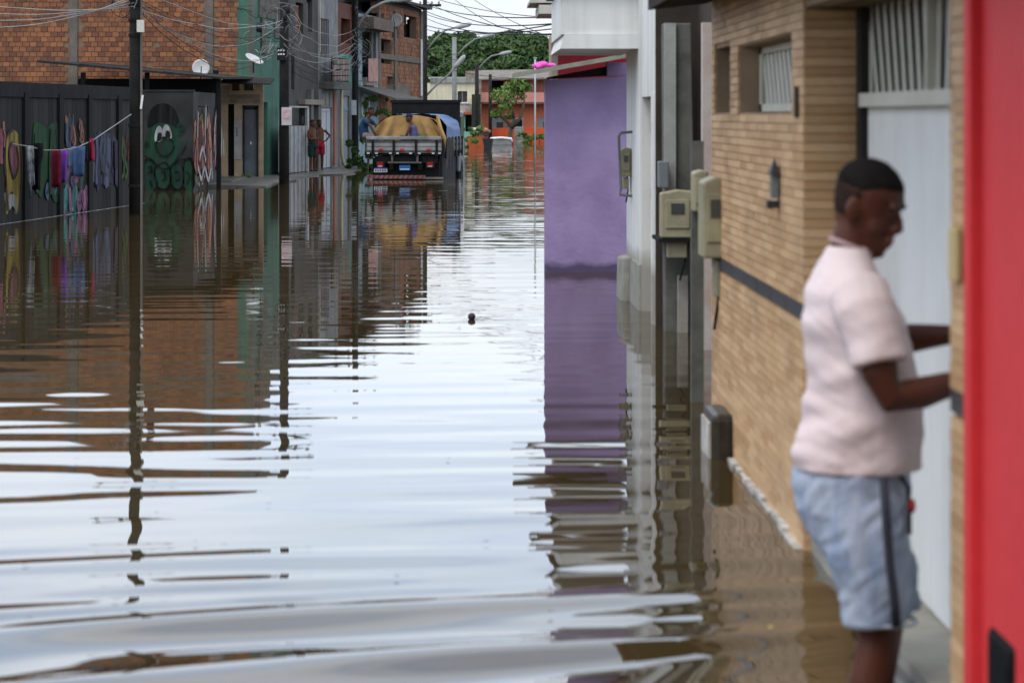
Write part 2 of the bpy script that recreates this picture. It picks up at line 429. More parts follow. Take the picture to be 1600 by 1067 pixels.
# plinth left by scraped render at the water line
M_peel = mat('peeling_render', (.55, .53, .50), (.26, .22, .17), scale=9, rough=.8)
pl = MB(); yy = 9.72
rp_ = random.Random(2)
while yy < 12.2:
    d_ = rp_.uniform(.15, .4); pl.box(XR - .014 - rp_.uniform(0, .02), XR + .01, yy, yy + d_ - .01, -.3, rp_.uniform(.004, .03)); yy += d_
pl.build('plinth', M_peel, house)
# reveals of the two high windows
rv = MB()
M_reveal = mat('reveal', (.20, .115, .05), (.11, .062, .03), scale=6)
for o in (op1, op2):
    rv.box(XR + .09, XR + .45, o[1] + .002, o[1] + .05, o[2], o[3]); rv.box(XR + .09, XR + .45, o[0], o[1], o[2] - .05, o[2] - .003)
    rv.box(XR + .09, XR + .45, o[0], o[1], o[3] + .003, o[3] + .05)
rv.build('window_reveal', M_reveal, house)
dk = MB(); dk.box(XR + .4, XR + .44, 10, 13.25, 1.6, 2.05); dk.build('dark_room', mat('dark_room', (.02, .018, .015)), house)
win = MB(); x = XR + .10
wA, wB, zA, zB = 10.08, 12.04, 1.665, 1.965
for a, b, c, d in ((wA, wB, zA, zA + .035), (wA, wB, zB - .03, zB), (wA, wA + .05, zA, zB), (wB - .09, wB, zA, zB)):
    win.box(x, x + .03, a, b, c, d)
wo = win.build('window', M_cream_metal, house)
bs = 13
for i in range(bs):
    bb = MB(); ya = wB - .05 - i * .15
    bb.bar((x + .015, min(ya + .0, wB), zB - .02), (x + .015, max(ya - .20, wA), zA + .02), .075, .006, up=(1, 0, 0)); bb.build('grille_bar', M_cream_metal, wo)
# garage gate
gate = thing('garage_gate', (XG, 8.2, .03), 'white ribbed metal garage gate with fan bars above, behind the man', 'gate')
zt = 1.70
gs = MB(); gs.box(XG + .008, XG + .04, YP, YC, .05, zt); gs.build('sheet', M_white, gate)
yy = YP + .01; rib = MB(); rib.box(-.004, 0, 0, .092, 0, 1.60); rib_m = rib.mesh('rib'); rib_m.materials.append(M_white)
while yy < YC - .16:
    inst('rib', rib_m, (XG + .008, yy, .075), gate); yy += .1
fm = MB()
fm.box(XG - .03, XG + .05, YP, YC - .14, zt - .02, zt + .03); fm.build('rail', M_cream_metal, gate)
fm = MB(); fm.box(XG - .02, XG + .05, YC - .13, YC - .002, .03, 2.05); fm.build('dark_jamb', mat('dark_gap', (.03, .028, .025)), gate)
fm = MB(); fm.box(XG - .02, XG + .05, 8.21, 8.25, zt + .03, 2.05); fm.build('stile', M_cream_metal, gate)
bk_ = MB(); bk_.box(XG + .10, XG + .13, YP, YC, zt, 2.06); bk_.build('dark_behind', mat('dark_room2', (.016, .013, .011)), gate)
for i in range(10):
    b0 = MB(); ya = YC - .16 - i * .148; tip = ya + .15 * (1 - i / 12) + .03
    b0.bar((XG + .015, max(ya, 8.27), zt + .02), (XG + .015, max(min(tip, YC - .14), 8.27), 2.05), .055, .006, up=(1, 0, 0)); b0.build('fan_bar', M_cream_metal, gate)
    b1 = MB(); ya = YP + .05 + i * .155; tip = ya - .14 * (1 - i / 12)
    b1.bar((XG + .015, min(ya, 8.19), zt + .02), (XG + .015, max(tip, YP), 2.05), .055, .006, up=(1, 0, 0)); b1.build('fan_bar', M_cream_metal, gate)
lk = MB(); lk.box(XG - .05, XG + .0, 7.16, 7.24, .86, .98); lk.build('lock', mat('steel', (.35, .35, .36), rough=.35, metal=.8), gate)
st = MB(); st.box(1.30, XG + .1, YP + .002, YC - .002, -.35, .045)
st.build('doorstep', mat('step_concrete', (.33, .30, .24), (.20, .18, .14), scale=3, rough=.4), label='wet concrete doorstep under the white garage gate', cat='step')
# small things on the tiled wall
ln = thing('wall_lantern', (XR - .03, 10.45, 1.28), 'small dark wall lantern on the ochre tiles', 'lamp')
b_ = MB(); b_.box(XR - .034, XR - .008, 10.41, 10.49, 1.31, 1.41); b_.build('glass_box', mat('lantern_glass', (.20, .22, .22), rough=.3), ln)
b_ = MB(); b_.add([(XR - .042, 10.39, 1.41), (XR - .001, 10.39, 1.41), (XR - .001, 10.51, 1.41), (XR - .042, 10.51, 1.41), (XR - .02, 10.45, 1.475)], [(3, 2, 1, 0), (0, 1, 4), (1, 2, 4), (2, 3, 4), (3, 0, 4)])
b_.build('cap', mat('lantern_iron', (.05, .05, .05), rough=.5), ln)
b_ = MB(); b_.box(XR - .05, XR - .002, 10.42, 10.48, 1.27, 1.30); b_.build('bracket', MATS['lantern_iron'], ln)
b_ = MB(); b_.box(XR - .02, XR - .002, 6.58, 6.68, 1.22, 1.36)
b_.build('doorbell_plate', mat('bell_plate', (.55, .42, .2)), label='small yellowish doorbell plate on the tiled pillar next to red wall', cat='plate', bev=.006)
b_ = MB(); b_.box(XR - .012, XR - .002, 9.83, 9.90, 1.64, 1.76); b_.build('meter_cover', mat('dark_cover', (.06, .05, .04)), label='small dark cover plate on ochre tiles beside the gate corner', cat='plate', bev=.01)
# red wall
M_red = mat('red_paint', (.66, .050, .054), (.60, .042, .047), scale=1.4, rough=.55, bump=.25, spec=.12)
rw_ = thing('red_wall', (XR, 5, -.35), 'smooth red painted wall at the right edge of the street', 'wall')
b_ = MB(); b_.box(XR + .02, 4.5, -2, YP0 - .09, -.36, 2.3); b_.build('render', M_red, rw_)
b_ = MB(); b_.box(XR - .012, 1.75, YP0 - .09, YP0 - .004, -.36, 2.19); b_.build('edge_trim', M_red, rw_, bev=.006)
bn = thing('black_box', (XR, 6.04, -.1), 'black rectangular box low on the red wall', 'box')
b_ = MB(); b_.box(XR + .008, XR + .05, 6.04, 6.323, -.1, .395); b_.build('body', mat('black_plastic', (.006, .006, .007), rough=.7, spec=.1), bn, bev=.02)
b_ = MB(); b_.box(XR + .005, XR + .0075, 6.07, 6.29, 0, .34); b_.build('lid', MATS['black_plastic'], bn)
# roof edge over the tiled house
M_eave = mat('eave_dark', (.025, .022, .02), rough=.9)
b_ = MB(); b_.prism([(.95, 4.2, 2.20), (1.262, 4.2, 2.235), (1.262, 4.2, 2.50), (.95, 4.2, 2.34)], (0, 9.25, 0)); ev = b_.build('eave', mat('eave_wood', (.045, .034, .026), (.02, .016, .013), scale=3, rough=.9), house)
b_ = MB(); b_.prism([(.90, 4.1, 2.345), (4.6, 4.1, 3.35), (4.6, 4.1, 3.45), (.90, 4.1, 2.42)], (0, 9.4, 0)); b_.build('roof', mat('roof_tile', (.22, .12, .08)), house)
# unseen house added behind the camera to block skylight from camera-facing walls
bh = thing('sky_block_house', (-3, -6, -.3), 'plain grey unseen house added behind the camera to block skylight', 'house')
b_ = MB(); b_.box(-9, 4, -12, -5, -.36, 6.5); b_.build('wall', mat('plain_grey', (.22, .21, .19), streak=.3), bh)
b_ = MB(); b_.box(-9.4, 4.4, -12.4, -4.4, 6.503, 6.7); b_.build('roof_slab', mat('plain_grey2', (.15, .14, .13)), bh)
# dark canopy and house in the gap
gap = thing('dark_house', (1.85, 16, -.3), 'narrow dark weathered house in the gap between white house and tiled house', 'house')
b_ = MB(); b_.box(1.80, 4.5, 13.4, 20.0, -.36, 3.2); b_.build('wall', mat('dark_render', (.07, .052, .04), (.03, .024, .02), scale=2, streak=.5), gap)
for (x0, x1, mm) in ((1.655, 1.70, M_peel), ):
    b_ = MB(); b_.box(x0, x1 + .02, 18.0, 18.12, -.36, 2.3); b_.build('door_frame', mat('pink_render', (.42, .30, .25), (.5, .46, .42), scale=4), gap)
b_ = MB(); b_.box(1.30, 1.36, 13.42, 13.5, -.3, 2.5); b_.build('downpipe', mat('black_pipe', (.03, .032, .035), rough=.4), label='black downpipe at the far corner of the tiled house', cat='pipe', bev=.02)
b_ = MB(); b_.tube([(1.288, 13.38, -.2), (1.29, 13.38, .6), (1.295, 13.38, .92)], .012, 8); b_.build('hose', mat('teal_hose', (.12, .42, .40), rough=.4), smooth=True, label='thin teal hose hanging beside the meter box', cat='hose')
# concrete pole with the meter boxes in the gap
M_conc = mat('pole_concrete', (.15, .145, .125), (.09, .087, .075), scale=6, rough=.85, streak=.3)
pole = thing('concrete_pole', (1.62, 19.6, -.3), 'grey concrete service pole standing in the dark gap', 'pole')
b_ = MB(); b_.hexa([(1.515, 19.55, -.36), (1.76, 19.55, -.36), (1.76, 19.8, -.36), (1.515, 19.8, -.36), (1.50, 19.55, 2.35), (1.71, 19.55, 2.35), (1.71, 19.8, 2.35), (1.50, 19.8, 2.35)]); b_.build('shaft', M_conc, pole, bev=.01)
b_ = MB(); b_.box(1.502, 1.59, 19.5, 19.548, .9, 2.35); b_.build('flange', mat('pole_light', (.34, .34, .31), (.25, .25, .23), scale=5), pole)
b_ = MB(); b_.box(1.60, 1.675, 19.42, 19.5, -.3, .43); b_.build('conduit', mat('conduit_grey', (.38, .35, .30), (.27, .24, .2), scale=6), pole)
M_box = mat('meter_box', (.36, .325, .21), (.25, .22, .14), scale=5, rough=.5, streak=.3, grime_col=(.10, .09, .06))
M_boxd = mat('meter_box_dark', (.10, .09, .06))
def meter(loc, w_, d_, h_, label, group='beige electricity meter boxes', front='y', low=True):
    x, y, z = loc; t_ = thing('meter_box', loc, label, 'meter box', group)
    b_ = MB(); b_.prism([(x - w_ / 2, y - d_ / 2, z), (x + w_ / 2, y - d_ / 2, z), (x + w_ / 2, y - d_ / 2, z + h_ * .97), (x, y - d_ / 2, z + h_), (x - w_ / 2, y - d_ / 2, z + h_ * .93)], (0, d_, 0)); b_.build('case', M_box, t_, bev=.012)
    b_ = MB(); b_.box(x - w_ * .36, x + w_ * .36, y - d_ / 2 - .012, y - d_ / 2 - .001, z + h_ * .2, z + h_ * .8); b_.build('cover', M_box, t_, bev=.005)
    b_ = MB(); b_.box(x - w_ * .2, x + w_ * .2, y - d_ / 2 - .018, y - d_ / 2 - .013, z + h_ * .5, z + h_ * .72); b_.build('dial_window', mat('dial_glass', (.07, .075, .07), rough=.15, bump=0, spec=.5), t_)
    b_ = MB(); b_.tube([(x + w_ * .2, y, z + .01), (x + w_ * .25, y - .02, z - h_ * .5), (x + w_ * .1, y + .02, z - h_ * .9)], .008, 6); b_.build('feed_cable', M_eave, t_, True)
    if low:
        b_ = MB(); b_.box(x - w_ * .3, x + w_ * .3, y - d_ * .35, y + d_ * .35, z - h_ * .42, z - .01); b_.build('terminal_box', M_boxd if low == 2 else M_box, t_, bev=.01)
    return t_
m1 = meter((1.575, 19.25, .73), .25, .18, .36, 'two-part beige meter box strapped to the grey concrete pole')
b_ = MB(); b_.box(1.43, 1.76, 19.13, 19.82, .70, .725); b_.build('strap', mat('strap_black', (.012, .012, .012)), m1)
b_ = MB(); b_.box(1.445, 1.52, 19.3, 19.48, 1.10, 1.30); b_.build('grey_box', mat('grey_box', (.17, .18, .19)), label='small grey junction box above the beige box on pole', cat='junction box', bev=.01)
m2 = meter((1.245, 13.0, .93), .12, .30, .41, 'tall beige meter box on the far corner of the tiled wall', low=False)
b_ = MB(); b_.box(1.255, 1.298, 12.9, 13.1, .73, .92); b_.build('terminal_box', mat('box_grey', (.26, .24, .17)), m2, bev=.008)
b_ = MB(); b_.box(1.29, 1.36, 14.71, 14.79, -.36, 1.5); b_.build('meter_post', M_conc, label='thin concrete post behind the smaller meter box', cat='post')
meter((1.325, 14.6, 1.10), .085, .2, .24, 'smaller beige meter box half hidden behind the tall one', low=False)
blk = thing('concrete_block', (1.22, 12.5, -.3), 'small dark rounded concrete block in the water against the tiled wall', 'block')
b_ = MB(); b_.box(1.172, 1.29, 12.27, 12.74, -.35, .215); b_.build('body', mat('black_wet', (.022, .018, .012), (.05, .042, .03), scale=12, rough=.35), blk, bev=.035)
b_ = MB(); b_.box(1.160, 1.171, 12.30, 12.70, -.1, .17); b_.build('painted_side', M_peel, blk)

# ---- white house with balcony
XW = 1.47
FW = Fr((XW, 0), (0, 1))
M_wh = mat('white_render', (.70, .70, .67), (.60, .595, .57), scale=1.2, rough=.75, streak=.3, grime_col=(.25, .23, .19), tide=(.45, .25, (.28, .26, .22)))
wh = thing('white_house', (2, 23, -.3), 'white rendered house with projecting balcony between purple shack and dark gap', 'house')
b_ = MB(); FW.wall(b_, 20.1, 23.6, -.36, 3.4, .2, [(20.35, 21.55, -.4, 1.80)]); b_.build('wall', M_wh, wh)
b_ = MB(); b_.box(XW + .008, 4.5, 20.06, 20.098, -.36, 3.4); b_.build('side_wall', mat('raw_shadow_side', (.06, .045, .034), (.028, .022, .018), scale=2.5, streak=.4), wh)  # raw unpainted plaster, with the gap's shadow put into its dark colour
b_ = MB(); b_.box(XW + .2, 4.5, 20.2, 23.5, 3.2, 3.4); b_.build('roof_slab', M_conc, wh)
b_ = MB(); b_.box(XW + .09, XW + .13, 20.35, 21.55, -.36, 1.8); dr = b_.build('door', mat('old_wood', (.34, .30, .25), (.22, .18, .14), scale=5, stretch=(1, 1, .15)), wh)
for z_ in (.35, .95, 1.5):
    b_ = MB(); b_.box(XW + .07, XW + .09, 21.35, 21.5, z_, z_ + .09); b_.build('hinge', mat('rust', (.16, .09, .05)), dr)
b_ = MB(); b_.box(XW - .012, XW + .03, 20.16, 20.33, -.3, 1.82); b_.build('door_frame', M_wh, wh)
# balcony
b_ = MB(); b_.hexa([(.80, 22.0, 2.22), (XW, 22.0, 2.22), (XW, 24.6, 2.22), (.80, 24.6, 2.22), (.835, 22.0, 2.34), (XW, 22.0, 2.34), (XW, 24.6, 2.34), (.835, 24.6, 2.34)]); bal = b_.build('balcony_slab', M_wh, wh)
b_ = MB(); b_.hexa([(.80, 22.03, 2.342), (XW, 22.03, 2.342), (XW, 22.13, 2.342), (.80, 22.13, 2.342), (.835, 22.03, 2.74), (XW, 22.03, 2.74), (XW, 22.13, 2.74), (.835, 22.13, 2.74)]); b_.build('parapet', M_wh, wh)
b_ = MB(); b_.box(.81, .90, 22.14, 24.6, 2.342, 2.72); b_.build('parapet', M_wh, wh)
b_ = MB(); b_.box(.76, XW, 21.95, 24.7, 2.745, 2.80); b_.build('coping', M_conc, wh)
b_ = MB(); b_.hexa([(1.355, 22.76, -.36), (1.468, 22.76, -.36), (1.468, 23.4, -.36), (1.355, 23.4, -.36), (1.385, 22.78, .385), (1.468, 22.76, .385), (1.468, 23.4, .385), (1.37, 23.4, .36)]); b_.build('footing', mat('footing', (.33, .32, .28), (.22, .21, .18), scale=6), wh, bev=.02)
b_ = MB(); b_.box(1.445, 1.468, 21.62, 22.74, -.3, .385); b_.build('base_render', MATS['footing'], wh)
mw = meter((1.42, 23.0, 1.10), .09, .25, .26, 'beige meter box in a bent grey bracket on white house beside purple wall', low=True)
b_ = MB(); b_.tube([(1.47, 22.8, 1.50), (1.37, 22.8, 1.49), (1.35, 22.8, 1.46), (1.37, 22.8, 1.0), (1.36, 22.8, .94), (1.47, 22.8, .93)], .014, 6); b_.build('bracket', mat('bracket_grey', (.16, .16, .15)), mw)
# ---- purple shack
FPU = Fr((0, 26.9), (1, 0))
M_pur = mat('purple_paint', (.325, .242, .41), (.245, .178, .318), scale=1.6, rough=.85, grime=.4, grime_col=(.14, .10, .17), spec=.08, tide=(.10, .16, (.055, .04, .075)), bump=.3)
sh = thing('purple_shack', (1.25, 28, -.3), 'purple painted shack with a sloping sheet roof standing in the flood', 'shack')
b_ = MB(); zl = 2.08; zr_ = 2.19
b_.hexa([(.827, 26.9, -.36), (1.75, 26.9, -.36), (1.75, 27.5, -.36), (.827, 27.5, -.36), (.827, 26.9, zl - .06), (1.75, 26.9, 2.06), (1.75, 27.5, 2.06), (.827, 27.5, zl - .06)])
b_.box(1.47, 1.75, 26.9, 27.1, 2.06, 2.20)
b_.build('wall', M_pur, sh)
b_ = MB(); b_.box(1.3, 1.75, 27.502, 29.8, -.36, 2.0); b_.build('back_wall', M_pur, sh)
rf_ = MB(); a0 = P(803, 122, 26.5); a1 = P(978, 91, 26.5)
rf_.hexa([a0, a1, a1 + V(0, 1.1, .02), a0 + V(0, 1.1, .02), a0 + V(0, 0, .05), a1 + V(0, 0, .045), a1 + V(0, 1.1, .055), a0 + V(0, 1.1, .055)])
rf_.build('roof', mat('fibre_cement', (.27, .265, .22), (.17, .165, .13), scale=5, rough=.9), sh)
b_ = MB(); b_.prism([(.84, 26.95, 2.025), (1.465, 26.95, 2.062), (1.465, 26.95, 2.16), (.84, 26.95, 2.045)], (0, .12, 0)); b_.build('roof_shade_fill', M_eave, sh)  # dark wedge standing in for the shade between wall top and roof
# pink cloth on the roof
ck = MB(); q0 = P(850, 108, 26.9)
rp3 = random.Random(4)
for i in range(9):
    ck.ell(q0 + V(rp3.uniform(-.10, .10), rp3.uniform(-.05, .2), rp3.uniform(.0, .05)), rp3.uniform(.03, .06), .06, rp3.uniform(.02, .045), 10, 6)
me = fuse(ck, .012, 3); me.transform(Matrix.Translation(-q0)); link('pink_cloth', me, mat('pink_cloth', (.85, .12, .50), (.7, .07, .4), scale=14), None, True, 'crumpled bright pink cloth lying on the shack roof', 'cloth', org=q0)
# red building behind it with boards of a neighbouring roof
rb = thing('red_building', (2.5, 33, -.3), 'dark red painted house rising behind the purple shack roof', 'house')
b_ = MB(); b_.box(1.10, 5, 31, 34, -.36, 2.62); b_.build('wall', mat('dark_red', (.30, .022, .03), rough=.6), rb)
b_ = MB(); b_.box(1.02, 1.098, 31, 32, -.36, 2.62); b_.build('corner_strip', mat('beige_strip', (.36, .28, .2)), rb)
for i, (xa, xb, ya, yb) in enumerate(((842, 880, 8, 22), (828, 870, 0, 5))):
    b_ = MB(); p0 = P(xa, yb, 29.5); p1 = P(xb, ya, 29.5); b_.box(p0.x, 1.9, 29.5, 31, p0.z, p1.z); b_.build('eave_board', mat('board_beige', (.52, .49, .42)), rb)
# ================================================================== LEFT SIDE
def tone(px, py, *a): return P(px, py, *a)
# ---- plank fence with graffiti
FL = Fr((-7.08, 38.8), (.98, 9.0))
M_plank = mat('dark_plank', (.027, .026, .023), (.008, .008, .0075), scale=2.5, rough=.85, stretch=(1, 1, .2), island=True)  # plank colour darkened to stand in for the dim light on this side
M_post = mat('fence_post', (.013, .012, .011), rough=.9)
fen = thing('plank_fence', (-6.6, 43, -.3), 'dark plank fence with faded colourful graffiti behind the washing line', 'fence')
uA, uB = -9.0, FL.u(221)
npk = 62; pw = (uB - uA) / npk
for i in range(npk):
    b_ = MB(); dz = random.uniform(-.02, .02); FL.box(b_, uA + i * pw + .006, uA + (i + 1) * pw - .006, -.04, random.uniform(-.002, .001), -.36, 1.95 + dz); b_.build('plank', M_plank, fen)
b_ = MB(); FL.box(b_, uA, uB, -.05, .03, 1.93, 2.16); b_.build('top_board', mat('fence_top', (.014, .0138, .0135), (.007, .007, .007), rough=.9, streak=.4), fen)
for px in (-190, -130, -70, -12, 38, 92, 138, 184, 219):
    u = FL.u(px); b_ = MB(); FL.box(b_, u - .12, u + .12, .002, .05, -.36, 2.0); b_.build('post', M_post, fen)
b_ = MB(); FL.box(b_, uA, uB, .052, .06, -.02, .004); b_.build('foam_line', mat('foam', (.4, .4, .38), (.1, .1, .09), scale=3), fen)
PAINT = {}
def gm(c):
    k = 'paint_%d_%d_%d' % tuple(int(x * 255) for x in c)
    if k in MATS: return MATS[k]
    m = mat(k, c, tuple(x * .45 for x in c), scale=3, rough=.85, bump=.1, streak=.85, grime_col=(.022, .021, .02), stretch=(2.5, 2.5, .6))
    return m
def stroke(fr, par, pts, w_, c, dd, closed=False):
    pts = spline(pts, 4) + [spline(pts, 4)[0]] if closed else [p for p in open_spline(pts)]
    mb = MB(); n_ = len(pts)
    Q = [fr.p(x, y, dd) for x, y in pts]; nn_ = Vector((fr.n.x, fr.n.y, 0)); L_ = []
    for i in range(n_):
        d = (Q[min(i + 1, n_ - 1)] - Q[max(i - 1, 0)]).normalized(); s_ = d.cross(nn_).normalized() * w_ / 2
        L_.append([Q[i] - s_, Q[i] + s_, Q[i] + s_ + nn_ * .003, Q[i] - s_ + nn_ * .003])
    mb.loft(L_); mb.build('graffiti_line', gm(c), par)
def open_spline(pts, k=4):
    P2 = [pts[0]] + list(pts) + [pts[-1]]; o = []
    for i in range(1, len(P2) - 2):
        a, b, c, d = [Vector((*P2[i + j], 0)) for j in (-1, 0, 1, 2)]
        for t in range(k):
            t /= k; q = .5 * ((2 * b) + (c - a) * t + (2 * a - 5 * b + 4 * c - d) * t * t + (3 * b - a - 3 * c + d) * t ** 3); o.append((q.x, q.y))
    o.append(tuple(pts[-1])); return o
def graf(fr, par, items, dd=.004):
    for i, (c, pts) in enumerate(items):
        fr.paint(pts, dd + .0035 * (i % 5)).build('graffiti_shape', gm(c), par)
YEL = (.26, .18, .035); PNK = (.22, .07, .09); GRN = (.018, .065, .022); LIL = (.075, .075, .12); TEA = (.07, .25, .22); PPK = (.27, .12, .20); BLU = (.07, .11, .16); SAL = (.30, .12, .10); OCH = (.26, .18, .09)
graf(FL, fen, [
    (YEL, [(18, 203), (28, 212), (32, 250), (31, 300), (28, 330), (22, 332), (20, 302), (14, 305), (12, 332), (8, 330), (8, 290), (6, 250), (10, 215)]),
    (PNK, [(17, 222), (26, 232), (27, 258), (19, 278), (13, 255), (12, 233)]),
    (GRN, [(52, 196), (60, 192), (70, 200), (82, 192), (96, 198), (98, 250), (94, 300), (84, 316), (72, 280), (62, 310), (54, 270), (50, 230)]),
    ((.30, .27, .24), [(12, 306), (20, 304), (25, 312), (24, 330), (18, 322), (13, 328)]),
])
DKL = (.03, .03, .035)
graf(FL, fen, [
    ((.045, .045, .075), [(140, 222), (152, 210), (166, 208), (180, 214), (181, 250), (178, 286), (166, 284), (152, 290), (141, 286), (138, 255)]),
    ((.045, .15, .13), [(97, 300), (108, 292), (120, 298), (121, 318), (112, 333), (98, 335)]), ((.18, .08, .13), [(126, 298), (134, 300), (140, 313), (138, 328), (127, 330)]),
    ((.06, .075, .10), [(101, 192), (110, 184), (112, 210), (108, 230), (101, 226)]), ((.10, .055, .07), [(101, 258), (112, 262), (118, 284), (108, 294), (101, 284)]),
])
for pts in ([(18, 203), (8, 215), (6, 250), (8, 290), (9, 330)], [(28, 212), (32, 250), (31, 300), (27, 332)], [(17, 222), (12, 240), (19, 278), (27, 258), (24, 228)]): stroke(FL, fen, pts, .05, DKL, .024)
rgf = random.Random(15)
def scrib(fr, par, x0, x1, y0, y1, pal, n_, w0=.05, w1=.13, dd=.006):
    for k in range(n_):
        x = rgf.uniform(x0, x1); ya = rgf.uniform(y0, y0 + (y1 - y0) * .45); yb = rgf.uniform(ya + (y1 - ya) * .35, y1); wv_ = rgf.uniform(-3, 3)
        pts = [(x, ya), (x + wv_ * .4 + rgf.uniform(-1.5, 1.5), ya + (yb - ya) * .35), (x + wv_ + rgf.uniform(-1.5, 1.5), ya + (yb - ya) * .7), (x + wv_ * rgf.uniform(-.5, 1), yb)]
        stroke(fr, par, pts, rgf.uniform(w0, w1), rgf.choice(pal), dd + .0032 * (k % 12))
scrib(FL, fen, -4, 5, 190, 270, [PNK, SAL], 6); scrib(FL, fen, 54, 96, 195, 310, [GRN, (.012, .04, .016), (.02, .08, .03)], 16, .06, .25)
scrib(FL, fen, 70, 84, 278, 306, [BLU, (.05, .08, .13)], 6, .1, .2)
scrib(FL, fen, 101, 112, 178, 232, [BLU, SAL, OCH, PPK, SAL], 14, .04, .10); scrib(FL, fen, 122, 130, 186, 230, [OCH, SAL, (.12, .06, .06)], 8, .03, .08)
scrib(FL, fen, 100, 122, 256, 296, [PPK, (.16, .08, .10), GRN, BLU], 14, .05, .14); scrib(FL, fen, 96, 121, 292, 336, [TEA, (.05, .17, .15), (.10, .30, .26), PPK], 20, .12, .3); scrib(FL, fen, 125, 140, 294, 330, [PPK, (.18, .07, .13)], 12, .1, .26)
scrib(FL, fen, 118, 136, 262, 298, [GRN, LIL, (.03, .06, .03)], 8, .05, .14)
scrib(FL, fen, 139, 182, 206, 294, [LIL, (.10, .10, .16), (.05, .05, .085), (.085, .10, .14), (.03, .03, .05)], 40, .12, .30)
scrib(FL, fen, 185, 193, 205, 280, [(.12, .15, .04), (.05, .10, .03)], 7, .04, .10); scrib(FL, fen, 195, 202, 208, 252, [(.15, .045, .04), (.08, .03, .03)], 5, .04, .1)
scrib(FL, fen, 38, 50, 270, 320, [YEL, GRN, BLU], 6, .04, .1)
lh = thing('ochre_house', (-11, 24, -.3), 'ochre rendered single-storey house before the plank fence', 'house')
b_ = MB(); b_.box(-15, -8.6, 14, 30, -.36, 3.3); b_.build('wall', mat('ochre_wall', (.36, .26, .14), streak=.3), lh)
b_ = MB(); b_.prism([(-8.2, 13.6, 3.303), (-15.3, 13.6, 3.303), (-11.8, 13.6, 4.6)], (0, 16.8, 0)); b_.build('roof', mat('roof_tile2', (.25, .12, .07)), lh)
for yy_ in (17, 22, 27):
    b_ = MB(); b_.box(-8.6, -8.56, yy_ - .6, yy_ + .6, 1.0, 2.2); w9 = b_.build('window', M_white, lh)
    b_ = MB(); b_.box(-8.56, -8.55, yy_ - .5, yy_ + .5, 1.08, 2.12); b_.build('pane', mat('pane9', (.03, .035, .04), rough=.15), w9)
# ---- rendered wall with the green painted figure (frontal), and the side with pink letters
FM = Fr((-7.3, 56.0), (1, 0))
M_dgrey = mat('dark_render_wall', (.034, .0325, .031), (.017, .016, .0155), scale=1.5, rough=.85, streak=.3)
gw = thing('graffiti_wall', (-6.6, 56.2, -.3), 'dark grey rendered wall with a big green grinning graffiti face behind first pole', 'wall')
b_ = MB(); FM.wall(b_, -.1, FM.u(302), -.36, 2.16, .18); b_.build('render', M_dgrey, gw)
b_ = MB(); FM.box(b_, -.1, FM.u(302) + .02, -.2, .02, 2.163, 2.20); b_.build('coping', M_dgrey, gw)
G1 = (.011, .048, .025); GD = (.004, .006, .005); G2 = (.009, .036, .020)
graf(FM, gw, [
    (GD, [(231, 200), (233, 178), (243, 165), (258, 162), (272, 170), (279, 186), (280, 202), (262, 193), (246, 193)]),
    (G1, [(224, 222), (229, 214), (234, 218), (236, 232), (230, 238), (225, 232)]),
    (G1, [(277, 196), (284, 190), (289, 196), (288, 208), (281, 213), (277, 208)]),
    (G1, [(233, 216), (236, 202), (248, 193), (264, 194), (276, 203), (280, 222), (291, 220), (287, 234), (277, 246), (268, 258), (257, 263), (246, 258), (237, 248), (227, 244), (223, 236), (232, 234)]),
    (G2, [(242, 226), (250, 217), (262, 215), (271, 222), (272, 236), (262, 248), (250, 246), (243, 238)]),
])
graf(FM, gw, [
    ((.36, .36, .34), [(242, 220), (243, 206), (248, 197), (254, 202), (255, 215), (249, 222)]),
    ((.36, .36, .34), [(254, 206), (258, 195), (265, 199), (269, 212), (266, 218), (257, 214)]),
    (GD, [(246, 219), (247, 209), (252, 208), (253, 216), (250, 220)]), (GD, [(259, 215), (260, 205), (265, 206), (266, 214)]),
], .024)
for pts, cl in (([(243, 227), (250, 241), (259, 244), (268, 238), (273, 227)], 0), ([(226, 244), (238, 250), (248, 260), (258, 264), (270, 258), (280, 244), (290, 228)], 0), ([(279, 199), (284, 195), (286, 202), (281, 207)], 0), ([(227, 230), (230, 222), (233, 230)], 0), ([(242, 226), (250, 217), (262, 215), (271, 222)], 0)):
    stroke(FM, gw, pts, .03, GD, .040)
lb_ = [[(225, 256), (234, 250), (243, 258), (240, 268), (246, 284), (240, 298), (226, 298)], [(244, 262), (256, 254), (266, 264), (266, 284), (258, 296), (246, 290), (242, 276)], [(266, 262), (276, 254), (286, 262), (287, 284), (278, 296), (268, 288)], [(288, 254), (297, 250), (301, 262), (300, 278), (301, 298), (290, 298), (286, 276)]]
graf(FM, gw, [(GD, [(223, 254), (240, 247), (262, 250), (284, 248), (301, 250), (301, 300), (260, 301), (224, 300)])] + [(G1 if k % 2 else G2, s) for k, s in enumerate(lb_)])
for s in lb_: stroke(FM, gw, s, .03, GD, .026, True)
for pts in ([(231, 262), (236, 260), (236, 268), (231, 270)], [(252, 270), (257, 268), (258, 280), (253, 282)], [(274, 270), (279, 268), (280, 280), (275, 282)], [(234, 282), (238, 292)], [(292, 268), (296, 276), (292, 288)]): stroke(FM, gw, pts, .035, GD, .030)
FG = Fr((FM.pt(FM.u(302), 0, 0).x, 56.0), (.12, 5.1))
sw = thing('side_graffiti_wall', (-5.95, 58.5, -.3), 'narrow grey wall with orange and pink graffiti letters beside the tiled doorway', 'wall')
b_ = MB(); FG.wall(b_, .01, FG.u(346), -.36, 2.16, .18, [(FG.u(309), FG.u(325), -.4, 1.85)]); b_.build('render', mat('grey_render_wall', (.065, .062, .058), (.035, .033, .03), scale=1.5, streak=.3), sw)
